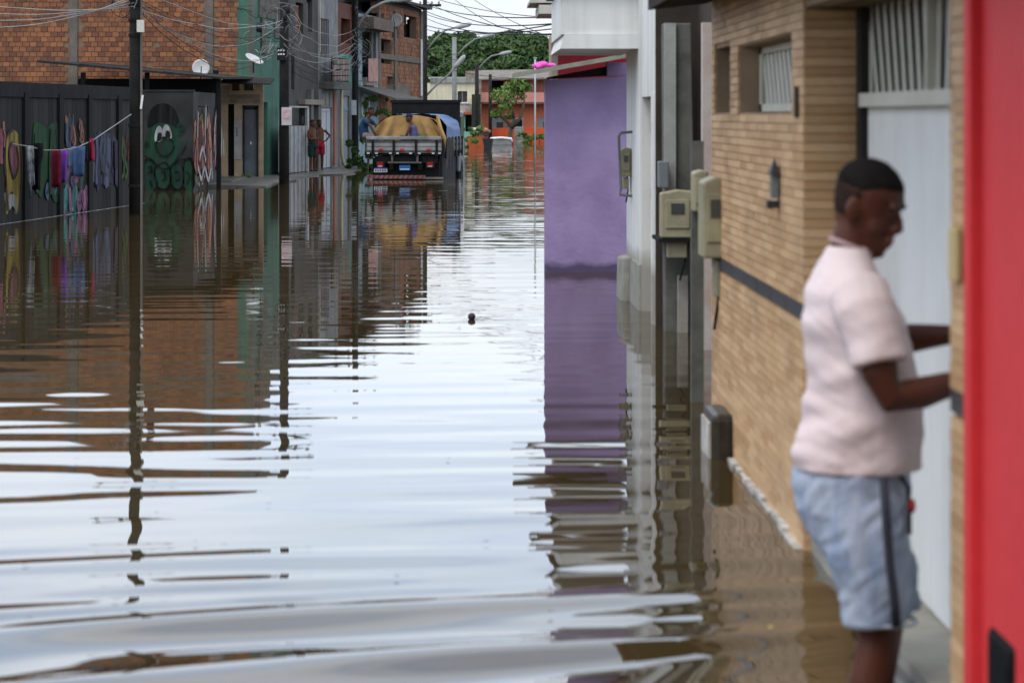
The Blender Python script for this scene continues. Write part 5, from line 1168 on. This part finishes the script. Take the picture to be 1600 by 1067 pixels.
def head(mb, c, yaw, pitch, k=1.0):
    """head centred at c (ear height), facing +x before yaw/pitch"""
    rot = Matrix.Rotation(yaw, 3, 'Z') @ Matrix.Rotation(pitch, 3, 'Y'); tf = lambda p: Vector(c) + rot @ (Vector(p) * k)
    prof = [(-.118, .075, -.01, .03), (-.108, .092, .0, .046), (-.085, .098, .035, .056), (-.055, .094, .068, .064), (-.02, .092, .084, .070), (.015, .096, .092, .074), (.05, .098, .098, .077), (.085, .084, .092, .070), (.112, .055, .066, .052), (.126, .02, .03, .024)]
    rings = [[tf(p) for p in ring(0, 0, z, f, max(b, .005), w_, 20)] for z, f, b, w_ in prof]
    mb.loft(rings)
    mb.tube([tf((.085, 0, .03)), tf((.104, 0, .0)), tf((.113, 0, -.022)), tf((.10, 0, -.034))], [.009, .012, .016, .012], 8)
    for s in (-1, 1):
        mb.ell(tf((.106, s * .014, -.026)), .012 * k, .011 * k, .010 * k, 8, 5); mb.ell(tf((-.002, s * .080, -.008)), .022 * k, .013 * k, .034 * k, 10, 6); mb.ell(tf((.088, s * .033, .034)), .014 * k, .024 * k, .009 * k, 8, 5); mb.ell(tf((.06, s * .045, -.03)), .02 * k, .018 * k, .03 * k, 8, 5)
    mb.ell(tf((.098, 0, -.058)), .014 * k, .026 * k, .008 * k, 10, 5); mb.ell(tf((.096, 0, -.074)), .015 * k, .023 * k, .009 * k, 10, 5); mb.ell(tf((.078, 0, -.104)), .022 * k, .022 * k, .016 * k, 8, 5)
    return tf
def cap_hair(tf, m, par, low=.02, off=.006, name='hair'):
    mb = MB(); prof = [(-.005, .0, .080, .064, -.004), (.03, .02, .0955, .074, .0), (.062, .070, .099, .077, .001), (.078, .0855, .0945, .0725, .002), (.095, .0745, .084, .064, .003), (.114, .0525, .0645, .050, .004), (.130, .018, .030, .024, .004)]
    rings = []
    for z, f, b, w_, off in prof:
        rg = []
        for p in ring(0, 0, z, f + off, b + off, w_ + off, 20):
            if z < .05 and p.x > .03: p.x = .03 + (p.x - .03) * .2
            rg.append(tf((p.x, p.y, p.z + (low if z == 0 else 0) * 0)))
        rings.append(rg)
    mb.loft(rings); return mb.build(name, m, par, True)
# ---- the man at the gate: local frame = world axes, faces the gate (+x), right side towards the camera
MX, MY, MZ = 1.13, 7.35, -.285
man = thing('person', (MX, MY, MZ), 'person in pale pink t-shirt and light denim shorts unlocking the white gate', 'person', local=True)
bd = MB()
hc_ = (.012, .0, 1.672)
tfh = head(bd, hc_, R(-30), R(21), 1.06)
bd.tube([(-.035, 0, 1.44), (-.03, 0, 1.53), (-.015, 0, 1.60), (0, 0, 1.66)], [(.085, .075), (.064, .062), (.060, .062), (.058, .06)], 14)
bd.loft([ring(0, 0, .72, .12, .14, .16), ring(-.01, 0, .88, .14, .15, .17), ring(0, 0, 1.05, .15, .14, .17), ring(-.01, 0, 1.2, .14, .14, .175), ring(-.02, 0, 1.35, .115, .13, .185), ring(-.035, 0, 1.45, .07, .09, .17), ring(-.035, 0, 1.52, .05, .055, .08)])
armR = [(-.035, -.19, 1.43), (-.01, -.235, 1.33), (.015, -.265, 1.22), (.04, -.27, 1.155), (.13, -.245, 1.165), (.22, -.205, 1.185), (.27, -.18, 1.195)]
bd.tube(armR, [.062, .058, .052, .047, .046, .036, .029], 12)
armL = [(-.03, .19, 1.43), (.01, .24, 1.36), (.07, .265, 1.29), (.11, .262, 1.262), (.19, .235, 1.275), (.26, .20, 1.285), (.30, .185, 1.29)]
bd.tube(armL, [.06, .056, .05, .046, .044, .034, .029], 12)
hand(bd, (.27, -.18, 1.195), (.85, .3, .12), (.0, .25, 1), 1.0, .55); hand(bd, (.30, .185, 1.29), (.8, -.35, -.15), (.1, -.3, .95), 1.0, .55)
for s, fx in ((-1, 0), (1, .05)):
    bd.tube([(-.01 + fx * .3, s * .095, .85), (.0 + fx * .5, s * .10, .70), (.025 + fx, s * .105, .52), (.035 + fx, s * .105, .46), (.01 + fx, s * .105, .33), (.0 + fx, s * .105, .18), (.005 + fx, s * .105, .08), (.005 + fx, s * .105, .03)], [.095, .088, .066, .058, .060, .046, .037, .04], 14)
    bd.tube([(-.055 + fx, s * .105, .035), (.0 + fx, s * .11, .04), (.09 + fx, s * .115, .032), (.16 + fx, s * .12, .022), (.185 + fx, s * .12, .02)], [(.03, .03), (.037, .038), (.042, .028), (.04, .018), (.02, .012)], 12)
me = fuse(bd, .0065, 5); link('body', me, M_skin, man, True)
cap_hair(tfh, mat('hair_black', (.012, .010, .010), (.02, .017, .016), scale=30, rough=.95, bump=.5, spec=.05), man)
fd = MB(); rings = []
for z, off in ((-.052, -.006), (-.03, .0005), (.0, .0018), (.03, .0022), (.045, .001)):
    b, w_ = {-.052: (.07, .0645), -.03: (.079, .0685), .0: (.0885, .0725), .03: (.095, .0755), .045: (.0975, .0768)}[z]
    rings.append([tfh((-(b + off) * math.cos(a), (w_ + off) * math.sin(a), z)) for a in [(-1.62 + 3.24 * i / 22) for i in range(23)]] + [tfh((-(b - .02) * math.cos(a), (w_ - .02) * math.sin(a), z)) for a in [(1.62 - 3.24 * i / 22) for i in range(23)]])
fd.loft(rings); fd.build('hair_fade', mat('hair_fade', (.030, .015, .011), (.018, .011, .009), scale=30, rough=.9), man, True)
for s in (-1, 1):
    mb = MB(); mb.ell(tfh((.0795, s * .031, .012)), .010, .012, .006, 10, 6); ey = mb.build('eye', mat('eye_white', (.10, .06, .045), rough=.3), man, True)
    mb = MB(); mb.ell(tfh((.0875, s * .031, .010)), .003, .006, .005, 8, 5); mb.build('iris', M_eave, ey)
    mb = MB(); mb.tube([tfh((.0985, s * .014, .034)), tfh((.0935, s * .032, .041)), tfh((.073, s * .052, .036))], .003, 6); mb.build('eyebrow', MATS['hair_black'], man, True)
mb = MB(); mb.tube([tfh((.078, -.034, -.044)), tfh((.0985, 0, -.043)), tfh((.078, .034, -.044))], .0035, 6); mb.build('moustache', MATS['hair_black'], man, True)
sh_ = MB()
sh_.loft([ring(-.02, 0, .925, .185, .172, .205, 28), ring(-.02, 0, .96, .19, .178, .21, 28), ring(-.012, 0, 1.05, .19, .158, .205, 28), ring(-.008, 0, 1.15, .178, .148, .198, 28), ring(-.008, 0, 1.25, .158, .148, .198, 28), ring(-.015, 0, 1.35, .14, .155, .21, 28), ring(-.025, 0, 1.43, .105, .135, .205, 28), ring(-.03, 0, 1.485, .075, .105, .165, 28), ring(-.03, 0, 1.53, .06, .078, .105, 28), ring(-.028, 0, 1.56, .052, .066, .072, 28)])
sh_.tube([(-.03, -.16, 1.44), (-.02, -.215, 1.385), (.0, -.245, 1.31), (.012, -.262, 1.245)], [.088, .086, .080, .080], 16)
sh_.tube([(-.03, .16, 1.44), (0, .215, 1.385), (.035, .25, 1.33), (.06, .262, 1.29)], [.088, .086, .080, .079], 16)
me = fuse(sh_, .0085, 4)
for v in me.vertices:          # cloth folds: diagonal creases from the belly to the back, a loose hem
    c = v.co; amp = .006 + .006 * smooth(1.3, .95, c.z) if c.z < 1.4 else .003
    f = (noise.noise((c.x * 5 + c.z * 9, c.y * 3, c.z * 16 - c.x * 10)) + .6 * abs(noise.noise((c.x * 9, c.y * 5, c.z * 22 + c.x * 16)))) * amp * 1.35
    d_ = Vector((c.x + .01, c.y, 0)); d_.normalize(); v.co = c + d_ * f
M_shirt = mat('pink_shirt', (.72, .60, .585), (.66, .53, .515), scale=3, rough=.85, bump=.1)
shirt = link('t_shirt', me, M_shirt, man, True)
mb = MB(); mb.tube([tuple(Vector((-.028 + .058 * math.cos(a * .314), .07 * math.sin(a * .314), 1.558 - .022 * math.cos(a * .314)))) for a in range(21)], .008, 6); mb.build('collar', mat('collar_pink', (.52, .34, .34)), shirt, True)
sm = MB()
sm.loft([ring(.01, 0, .60, .07, .07, .15, 24), ring(-.0, 0, .66, .11, .105, .18, 24), ring(-.01, 0, .73, .14, .14, .195, 24), ring(-.02, 0, .81, .15, .165, .20, 24), ring(-.02, 0, .90, .158, .168, .20, 24), ring(-.018, 0, .955, .15, .155, .19, 24)])
for s, fx in ((-1, 0), (1, .05)):
    sm.tube([(-.01, s * .095, .84), (.005 + fx * .5, s * .105, .70), (.023 + fx, s * .11, .59), (.036 + fx, s * .11, .50)], [.115, .116, .108, .098], 18)
me = fuse(sm, .009, 4)
for v in me.vertices:
    c = v.co; f = (noise.noise((c.x * 12, c.y * 9, c.z * 9 + c.x * 10)) + .7 * abs(noise.noise((c.x * 14, c.y * 10, c.z * 20 - c.x * 14)))) * .016; d_ = Vector((c.x, c.y - math.copysign(.1, c.y), 0)); d_.normalize(); v.co = c + d_ * f
M_den = mat('light_denim', (.44, .48, .55), (.22, .28, .40), scale=9, stretch=(1.6, 1.6, .45), rough=.85, bump=.2)
shorts = link('shorts', me, M_den, man, True)
strp = MB(); pts = [(.03, -.222, .93), (.035, -.238, .80), (.045, -.236, .68), (.06, -.222, .58), (.066, -.214, .51)]
strp.tube(pts, [(.007, .014)] * 5, 6); strp.build('side_stripe', mat('dark_stripe', (.05, .05, .07)), shorts, True)
for s, fx in ((-1, 0), (1, .05)):
    mb = MB(); mb.tube([(.04 + fx + .099 * math.cos(a * .314), s * .11 + .098 * math.sin(a * .314), .508) for a in range(21)], .006, 5); mb.build('hem', mat('hem_pale', (.42, .47, .55)), shorts, True)
mb = MB(); mb.tube([(.09, -.15, .92), (.108, -.162, .89), (.11, -.165, .84)], .006, 6); mb.tube([(.11, -.165, .85), (.112, -.165, .76)], [(.016, .008), (.012, .006)], 8); mb.build('key_strap', M_eave, man, True)
mb = MB(); mb.ell((.116, -.172, .84), .012, .012, .022, 8, 6); mb.build('key_fob', mat('fob_red', (.35, .04, .03)), man, True)
# ---- distant people
def small(name_label, loc, rz, body, clothes, k=1.0, hat=None, headp=(0, 0), hc=(0, 0, 1.66), vox=.018, group=None, hair=True):
    t_ = thing('person', loc, name_label, 'person', group, rz=rz, local=True); t_.scale = (k, k, k)
    mb = MB(); tf = head(mb, hc, R(headp[0]), R(headp[1]), 1.05)
    for pts, rad in body: mb.tube(pts, rad, 10)
    link('body', fuse(mb, vox, 3), M_skin2, t_, True)
    for nm, m, shp in clothes:
        c = MB()
        for pts, rad in shp: c.tube(pts, rad, 12)
        link(nm, fuse(c, vox, 3), m, t_, True)
    if hair: cap_hair(tf, mat('hair_far', (.012, .01, .01)), t_)
    if hat:
        c = MB(); 
        for z, r_ in ((.0, 1),): c.ell(tf((-.003, 0, .055)), .108, .088, .085, 14, 8)
        hh = c.build('cap', hat, t_, True)
        c = MB(); c.ell(tf((.12, 0, .05)), .07, .065, .012, 12, 6); c.build('cap_peak', hat, hh, True)
    return t_
def stand(armL, armR, belly=.13, fx=0):
    return [([(0, 0, .95), (0, 0, 1.1), (-.01, 0, 1.3), (-.02, 0, 1.44), (-.01, 0, 1.56), (0, 0, 1.62)], [(.16, .12), (.165, belly), (.17, .11), (.16, .09), (.06, .06), (.055, .055)]),
            ([(0, .1, .95), (.01, .1, .5), (0, .1, .1), (.0, .1, .03)], [.09, .06, .045, .045]), ([(0, -.1, .95), (.01 + fx, -.1, .5), (fx, -.1, .1), (fx, -.1, .03)], [.09, .06, .045, .045]),
            ([(-.04, .1, .03), (.16, .11, .02)], [.04, .025]), ([(-.04 + fx, -.1, .03), (.16 + fx, -.11, .02)], [.04, .025]), (armL, [.052, .045, .035, .028]), (armR, [.052, .045, .035, .028]),
            ([armL[-1], tuple(Vector(armL[-1]) + (Vector(armL[-1]) - Vector(armL[-2])).normalized() * .12)], [.03, .022]), ([armR[-1], tuple(Vector(armR[-1]) + (Vector(armR[-1]) - Vector(armR[-2])).normalized() * .12)], [.03, .022])]
def shorts_(lo, w_=.105): return [([(0, 0, .82), (0, 0, .98), (0, 0, 1.02)], [(.18, .14), (.185, .14), (.175, .13)]), ([(0, .1, .9), (.01, .1, lo)], [w_, w_ - .005]), ([(0, -.1, .9), (.01, -.1, lo)], [w_, w_ - .005])]
gp = P(487, 268, 71.6)
pz = .085
small('bare-chested person in dark green shorts standing at the grey house doorway', ((488 - VX) * 71.4 / FPX, 71.4, pz), R(-35), stand([(0, .19, 1.42), (.03, .25, 1.2), (.08, .22, 1.0), (.1, .2, .9)], [(0, -.19, 1.42), (0, -.25, 1.2), (.12, -.2, 1.1), (.2, -.1, 1.12)], .17), [('shorts', mat('dk_green', (.012, .03, .026)), shorts_(.5))], .80, None, (10, 5), group='people on the pavement by the doorway')
small('person in red shorts with hand on hip beside the white door', ((499 - VX) * 72.6 / FPX, 72.6, pz), R(-80), stand([(0, .19, 1.42), (-.05, .38, 1.22), (.02, .25, 1.06), (.06, .2, 1.04)], [(0, -.19, 1.42), (.02, -.24, 1.2), (.06, -.23, 1.0), (.1, -.22, .9)]), [('shorts', mat('red_shorts', (.28, .012, .03)), shorts_(.55))], .80, None, (20, 0), group='people on the pavement by the doorway')
small('person in dark clothes with red shorts hidden in the dark doorway', ((474 - VX) * 72.2 / FPX, 72.2, pz), R(-60), stand([(0, .19, 1.42), (.04, .25, 1.2), (.1, .2, 1.0), (.14, .15, .95)], [(0, -.19, 1.42), (.02, -.24, 1.2), (.06, -.23, 1.0), (.1, -.22, .9)]), [('shorts', mat('maroon_sh', (.10, .02, .03)), shorts_(.55)), ('t_shirt', mat('dark_shirt', (.05, .03, .03)), [([(0, 0, .98), (0, 0, 1.3), (-.02, 0, 1.46)], [(.185, .14), (.185, .13), (.165, .1)]), ([(-.01, .17, 1.43), (.03, .25, 1.24)], [.07, .065]), ([(-.01, -.17, 1.43), (.02, -.24, 1.24)], [.07, .065])])], .80, None, (0, 15), group='people on the pavement by the doorway')
# worker sitting in the truck bed, facing left
wl_ = truck_pt(.18, .24, .88 + Z); 
small('person in navy cap and blue vest seated in the truck bed', wl_, R(165), [([(0, 0, .12), (0, 0, .3), (.02, 0, .5), (.05, 0, .62), (.08, 0, .68)], [(.15, .13), (.15, .12), (.16, .10), (.06, .06), (.055, .055)]), ([(.0, .1, .14), (.35, .12, .25), (.3, .12, -.02)], [.09, .07, .05]), ([(.0, -.1, .14), (.35, -.12, .22), (.32, -.12, -.02)], [.09, .07, .05]), ([(.03, .18, .56), (.12, .22, .36), (.2, .18, .2), (.25, .15, .12)], [.05, .045, .038, .03]), ([(.03, -.18, .56), (.12, -.22, .36), (.24, -.18, .2), (.28, -.15, .12)], [.05, .045, .038, .03])],
      [('vest', mat('navy_vest', (.035, .06, .14), (.10, .06, .16), scale=14), [([(-.01, 0, .1), (-.01, 0, .3), (.01, 0, .52), (.03, 0, .57)], [(.175, .15), (.17, .14), (.165, .115), (.12, .09)])]), ('shorts', mat('gsh', (.08, .085, .09)), [([(0, .1, .13), (.26, .12, .23)], [.115, .095]), ([(0, -.1, .13), (.26, -.12, .2)], [.115, .095])])], .86, mat('navy_cap', (.012, .016, .04)), (0, 8), (.12, 0, .80))
# worker sitting on the left side of the bed
wl2 = truck_pt(-1.06, .5, 1.07 + Z)
small('person in dark blue shirt perched on the left side of the truck', wl2, R(-20), [([(-.05, 0, .02), (-.1, 0, .3), (-.02, 0, .5), (.04, 0, .6), (.09, 0, .66)], [(.15, .13), (.15, .12), (.16, .10), (.06, .06), (.055, .055)]), ([(-.05, .1, .05), (.3, .12, .06), (.32, .12, -.3)], [.09, .07, .05]), ([(-.05, -.1, .05), (.28, -.16, .04), (.3, -.16, -.32)], [.09, .07, .05]), ([(0, .18, .52), (.18, .22, .4), (.3, .2, .2), (.36, .18, .08)], [.05, .045, .038, .03]), ([(0, -.18, .52), (.2, -.22, .36), (.33, -.2, .14), (.40, -.18, .05)], [.05, .045, .038, .03])],
      [('shirt', mat('blue_shirt', (.014, .04, .085)), [([(-.07, 0, 0), (-.11, 0, .3), (-.03, 0, .5), (.0, 0, .55)], [(.18, .16), (.175, .14), (.175, .12), (.12, .09)]), ([(0, .16, .52), (.14, .22, .42)], [.075, .07]), ([(0, -.16, .52), (.15, -.22, .41)], [.075, .07])]), ('trousers', mat('grey_tr', (.16, .135, .13)), [([(-.05, .1, .05), (.3, .12, .06), (.32, .12, -.25)], [.115, .09, .075]), ([(-.05, -.1, .05), (.28, -.16, .04), (.3, -.16, -.27)], [.115, .09, .075])])], .86, None, (0, 10), (.14, 0, .78))
# ================================================================== CABLES
M_cab = mat('cable_black', (.02, .02, .02)); M_cabg = mat('cable_grey', (.30, .29, .27))
def cable(A, B, sag, r_, m, label, grp, wob=0, seed=0, n_=16):
    A = Vector(A); B = Vector(B); pts = []
    for i in range(n_ + 1):
        t = i / n_; p = A.lerp(B, t); p.z -= sag * 4 * t * (1 - t)
        if wob: p += Vector((noise.noise((t * 5, seed, 1)), 0, noise.noise((t * 5, seed, 7)))) * wob * math.sin(math.pi * t)
        pts.append(p)
    b_ = MB(); b_.tube(pts, r_, 4); b_.build('overhead_cable', m, smooth=True, label=label, cat='cable', group=grp)
rc = random.Random(21)
T1 = lambda z: (x1, 42.5, z); T2 = lambda z: (x2, 61.6, z); T3 = lambda z: (x3, 80.4, z); T4 = lambda z: (x4, 94.9, z); T5 = lambda z: (x5, 109.9, z)
for k in range(4):
    cable((x1, 42.5, 3.45 + k * .06), P(-150, -14 + 14 * k, 38), .16 + .05 * k, .009, M_cabg, 'pale overhead cable from the first pole towards the left edge', 'cables left of the first pole', .02, k)
for k in range(9):
    cable(T1(3.35 + rc.uniform(0, .5)), T2(3.2 + rc.uniform(0, .9)), rc.uniform(.2, .75), rc.uniform(.005, .009), M_cabg if k % 2 else M_cab, 'overhead cable sagging between first and second pole', 'cables between first and second pole', .06, k)
for k in range(11):
    cable(T2(2.9 + rc.uniform(0, 1.4)), T3(3.0 + rc.uniform(0, 1.5)), rc.uniform(.15, .7), rc.uniform(.006, .010), M_cabg if k % 3 else M_cab, 'overhead cable sagging between second and third pole', 'cables between second and third pole', .08, k + 20)
for k in range(12):
    cable(T3(2.6 + rc.uniform(0, 2.0)), T4(2.7 + rc.uniform(0, 2.2)), rc.uniform(.1, .6), rc.uniform(.006, .010), M_cabg if k % 3 else M_cab, 'overhead cable between third pole and transformer pole', 'cables between third and fourth pole', .1, k + 40)
for k in range(6):
    cable(T4(2.8 + rc.uniform(0, 2.4)), T5(3.0 + rc.uniform(0, 2.8)), rc.uniform(.1, .4), .011, M_cab, 'overhead cable between transformer pole and slim dark pole', 'cables between fourth and fifth pole', .05, k + 60)
for k, (ya, yb, Yb) in enumerate(((8, 24, 60), (22, 34, 45), (28, 52, 40), (40, 40, 60), (46, 30, 45), (2, 60, 50))):
    cable(P(664, ya, 110), P(905, yb, Yb), .25, .012 * Yb / 60 + .004, M_cab, 'thin black cable crossing the sky towards the white balcony', 'cables across the sky', 0, k)
for k, (a, b) in enumerate((((690, -20), (780, 42)), ((660, -8), (860, 28)), ((720, -14), (870, 62)), ((600, -18), (720, 36)))):
    cable(P(*a, 100), P(*b, 70), .15, .011, M_cab, 'thin black cable slanting down across the sky', 'slanting cables across the sky', 0, k)
for k, (ya, yb) in enumerate(((86, 96), (92, 88), (100, 122), (74, 80))):
    cable(P(664, ya, 110), P(745 if k % 2 else 850, yb, 140), .25, .014, M_cab, 'dark cable in front of the hillside trees', 'cables in front of the trees', 0, k)
# coils and drops hanging on the poles
def tangle(px, Y, z0, z1, n_, seed, label):
    r_ = random.Random(seed); x = (px - VX) * Y / FPX; t_ = thing('cable_tangle', (x, Y - .2, z0), label, 'cable', 'cable tangles on the poles')
    for k in range(n_):
        a = r_.uniform(0, 6.28); R1 = r_.uniform(.06, .26); cz = r_.uniform(z0, z1); cx = x + r_.uniform(-.35, .35)
        pts = [V(cx + R1 * math.cos(a + s * .5) * (1 + .25 * math.sin(s + k)), Y - .18 - r_.uniform(0, .1), cz + R1 * .9 * math.sin(a + s * .5) - .1 * math.sin(s * .7)) for s in range(r_.randint(4, 9))]
        b_ = MB(); b_.tube(pts, r_.uniform(.005, .009), 4); b_.build('cable_loop', M_cabg if r_.random() < .55 else M_cab, t_, True)
    for k in range(2):
        b_ = MB(); q = V(x + r_.uniform(-.25, .25), Y - .22, r_.uniform(z0, z1)); b_.tube([q, q + V(.03, 0, .22)], .06, 8); b_.build('splice_closure', mat('splice_black', (.02, .022, .028), rough=.4), t_, True)
tangle(441, 61.7, 3.1, 4.3, 26, 1, 'dense tangle of cable loops on the second pole'); tangle(553, 80.5, 3.2, 5.0, 30, 2, 'tangle of cable loops on the third pole'); tangle(630, 95, 2.6, 4.0, 26, 3, 'tangle of cable loops on the transformer pole'); tangle(212, 42.6, 3.45, 3.8, 8, 4, 'small cable tangle on the first pole'); tangle(405, 64.0, 3.0, 4.4, 10, 5, 'loose cable loops in front of the green house')
# ================================================================== THINGS AFLOAT
bl = thing('ball', P(737, 497, wY(497)), 'small dark ball floating alone in the middle of street', 'ball')
Yb = wY(499); xb = (737 - VX) * Yb / FPX
b_ = MB(); b_.ell((xb, Yb, .022), .031, .031, .031, 16, 10); b_.build('shell', mat('ball_dark', (.06, .045, .05), rough=.5), bl, True)
b_ = MB(); b_.tube([(xb + .0314 * math.cos(a * .42), Yb + .0314 * math.sin(a * .42), .024) for a in range(16)], .0016, 4); b_.build('seam', M_eave, bl)
rl = random.Random(8)
lf_m = MB(); lf_m.add([(-.5, 0, 0), (-.2, -.2, .03), (.2, -.17, .02), (.5, 0, .01), (.2, .17, .04), (-.2, .2, .02)], [(0, 1, 2, 3), (0, 3, 4, 5)])
lfm = lf_m.mesh('leaf'); lfm.materials.append(mat('dead_leaf', (.10, .07, .03), (.05, .035, .02)))
yl = lfm.copy(); yl.materials.clear(); yl.materials.append(mat('yellow_leaf', (.55, .50, .10)))
def leaf(px, py, s, m, lb, g=None):
    Y = wY(py); o = bpy.data.objects.new('floating_leaf', m); COL.objects.link(o); o.location = ((px - VX) * Y / FPX, Y, .012); o.rotation_euler = (0, 0, rl.uniform(0, 6.28)); o.scale = (s, s, s); tag(o, lb, 'leaf', g)
leaf(1204, 985, .035, yl, 'small yellow leaf floating by the tiled wall')
for px, py in ((40, 885), (45, 970), (120, 720), (305, 850), (350, 855), (245, 805), (760, 850), (420, 790), (655, 552), (515, 570), (440, 640), (560, 470), (700, 720), (620, 905), (180, 940), (90, 640), (860, 960), (980, 1010), (1010, 800), (540, 1030), (330, 560), (790, 610)):
    leaf(px, py, .03 * rl.uniform(.7, 1.2), lfm, 'tiny dark leaf floating on the open water', 'dark leaves on the water')
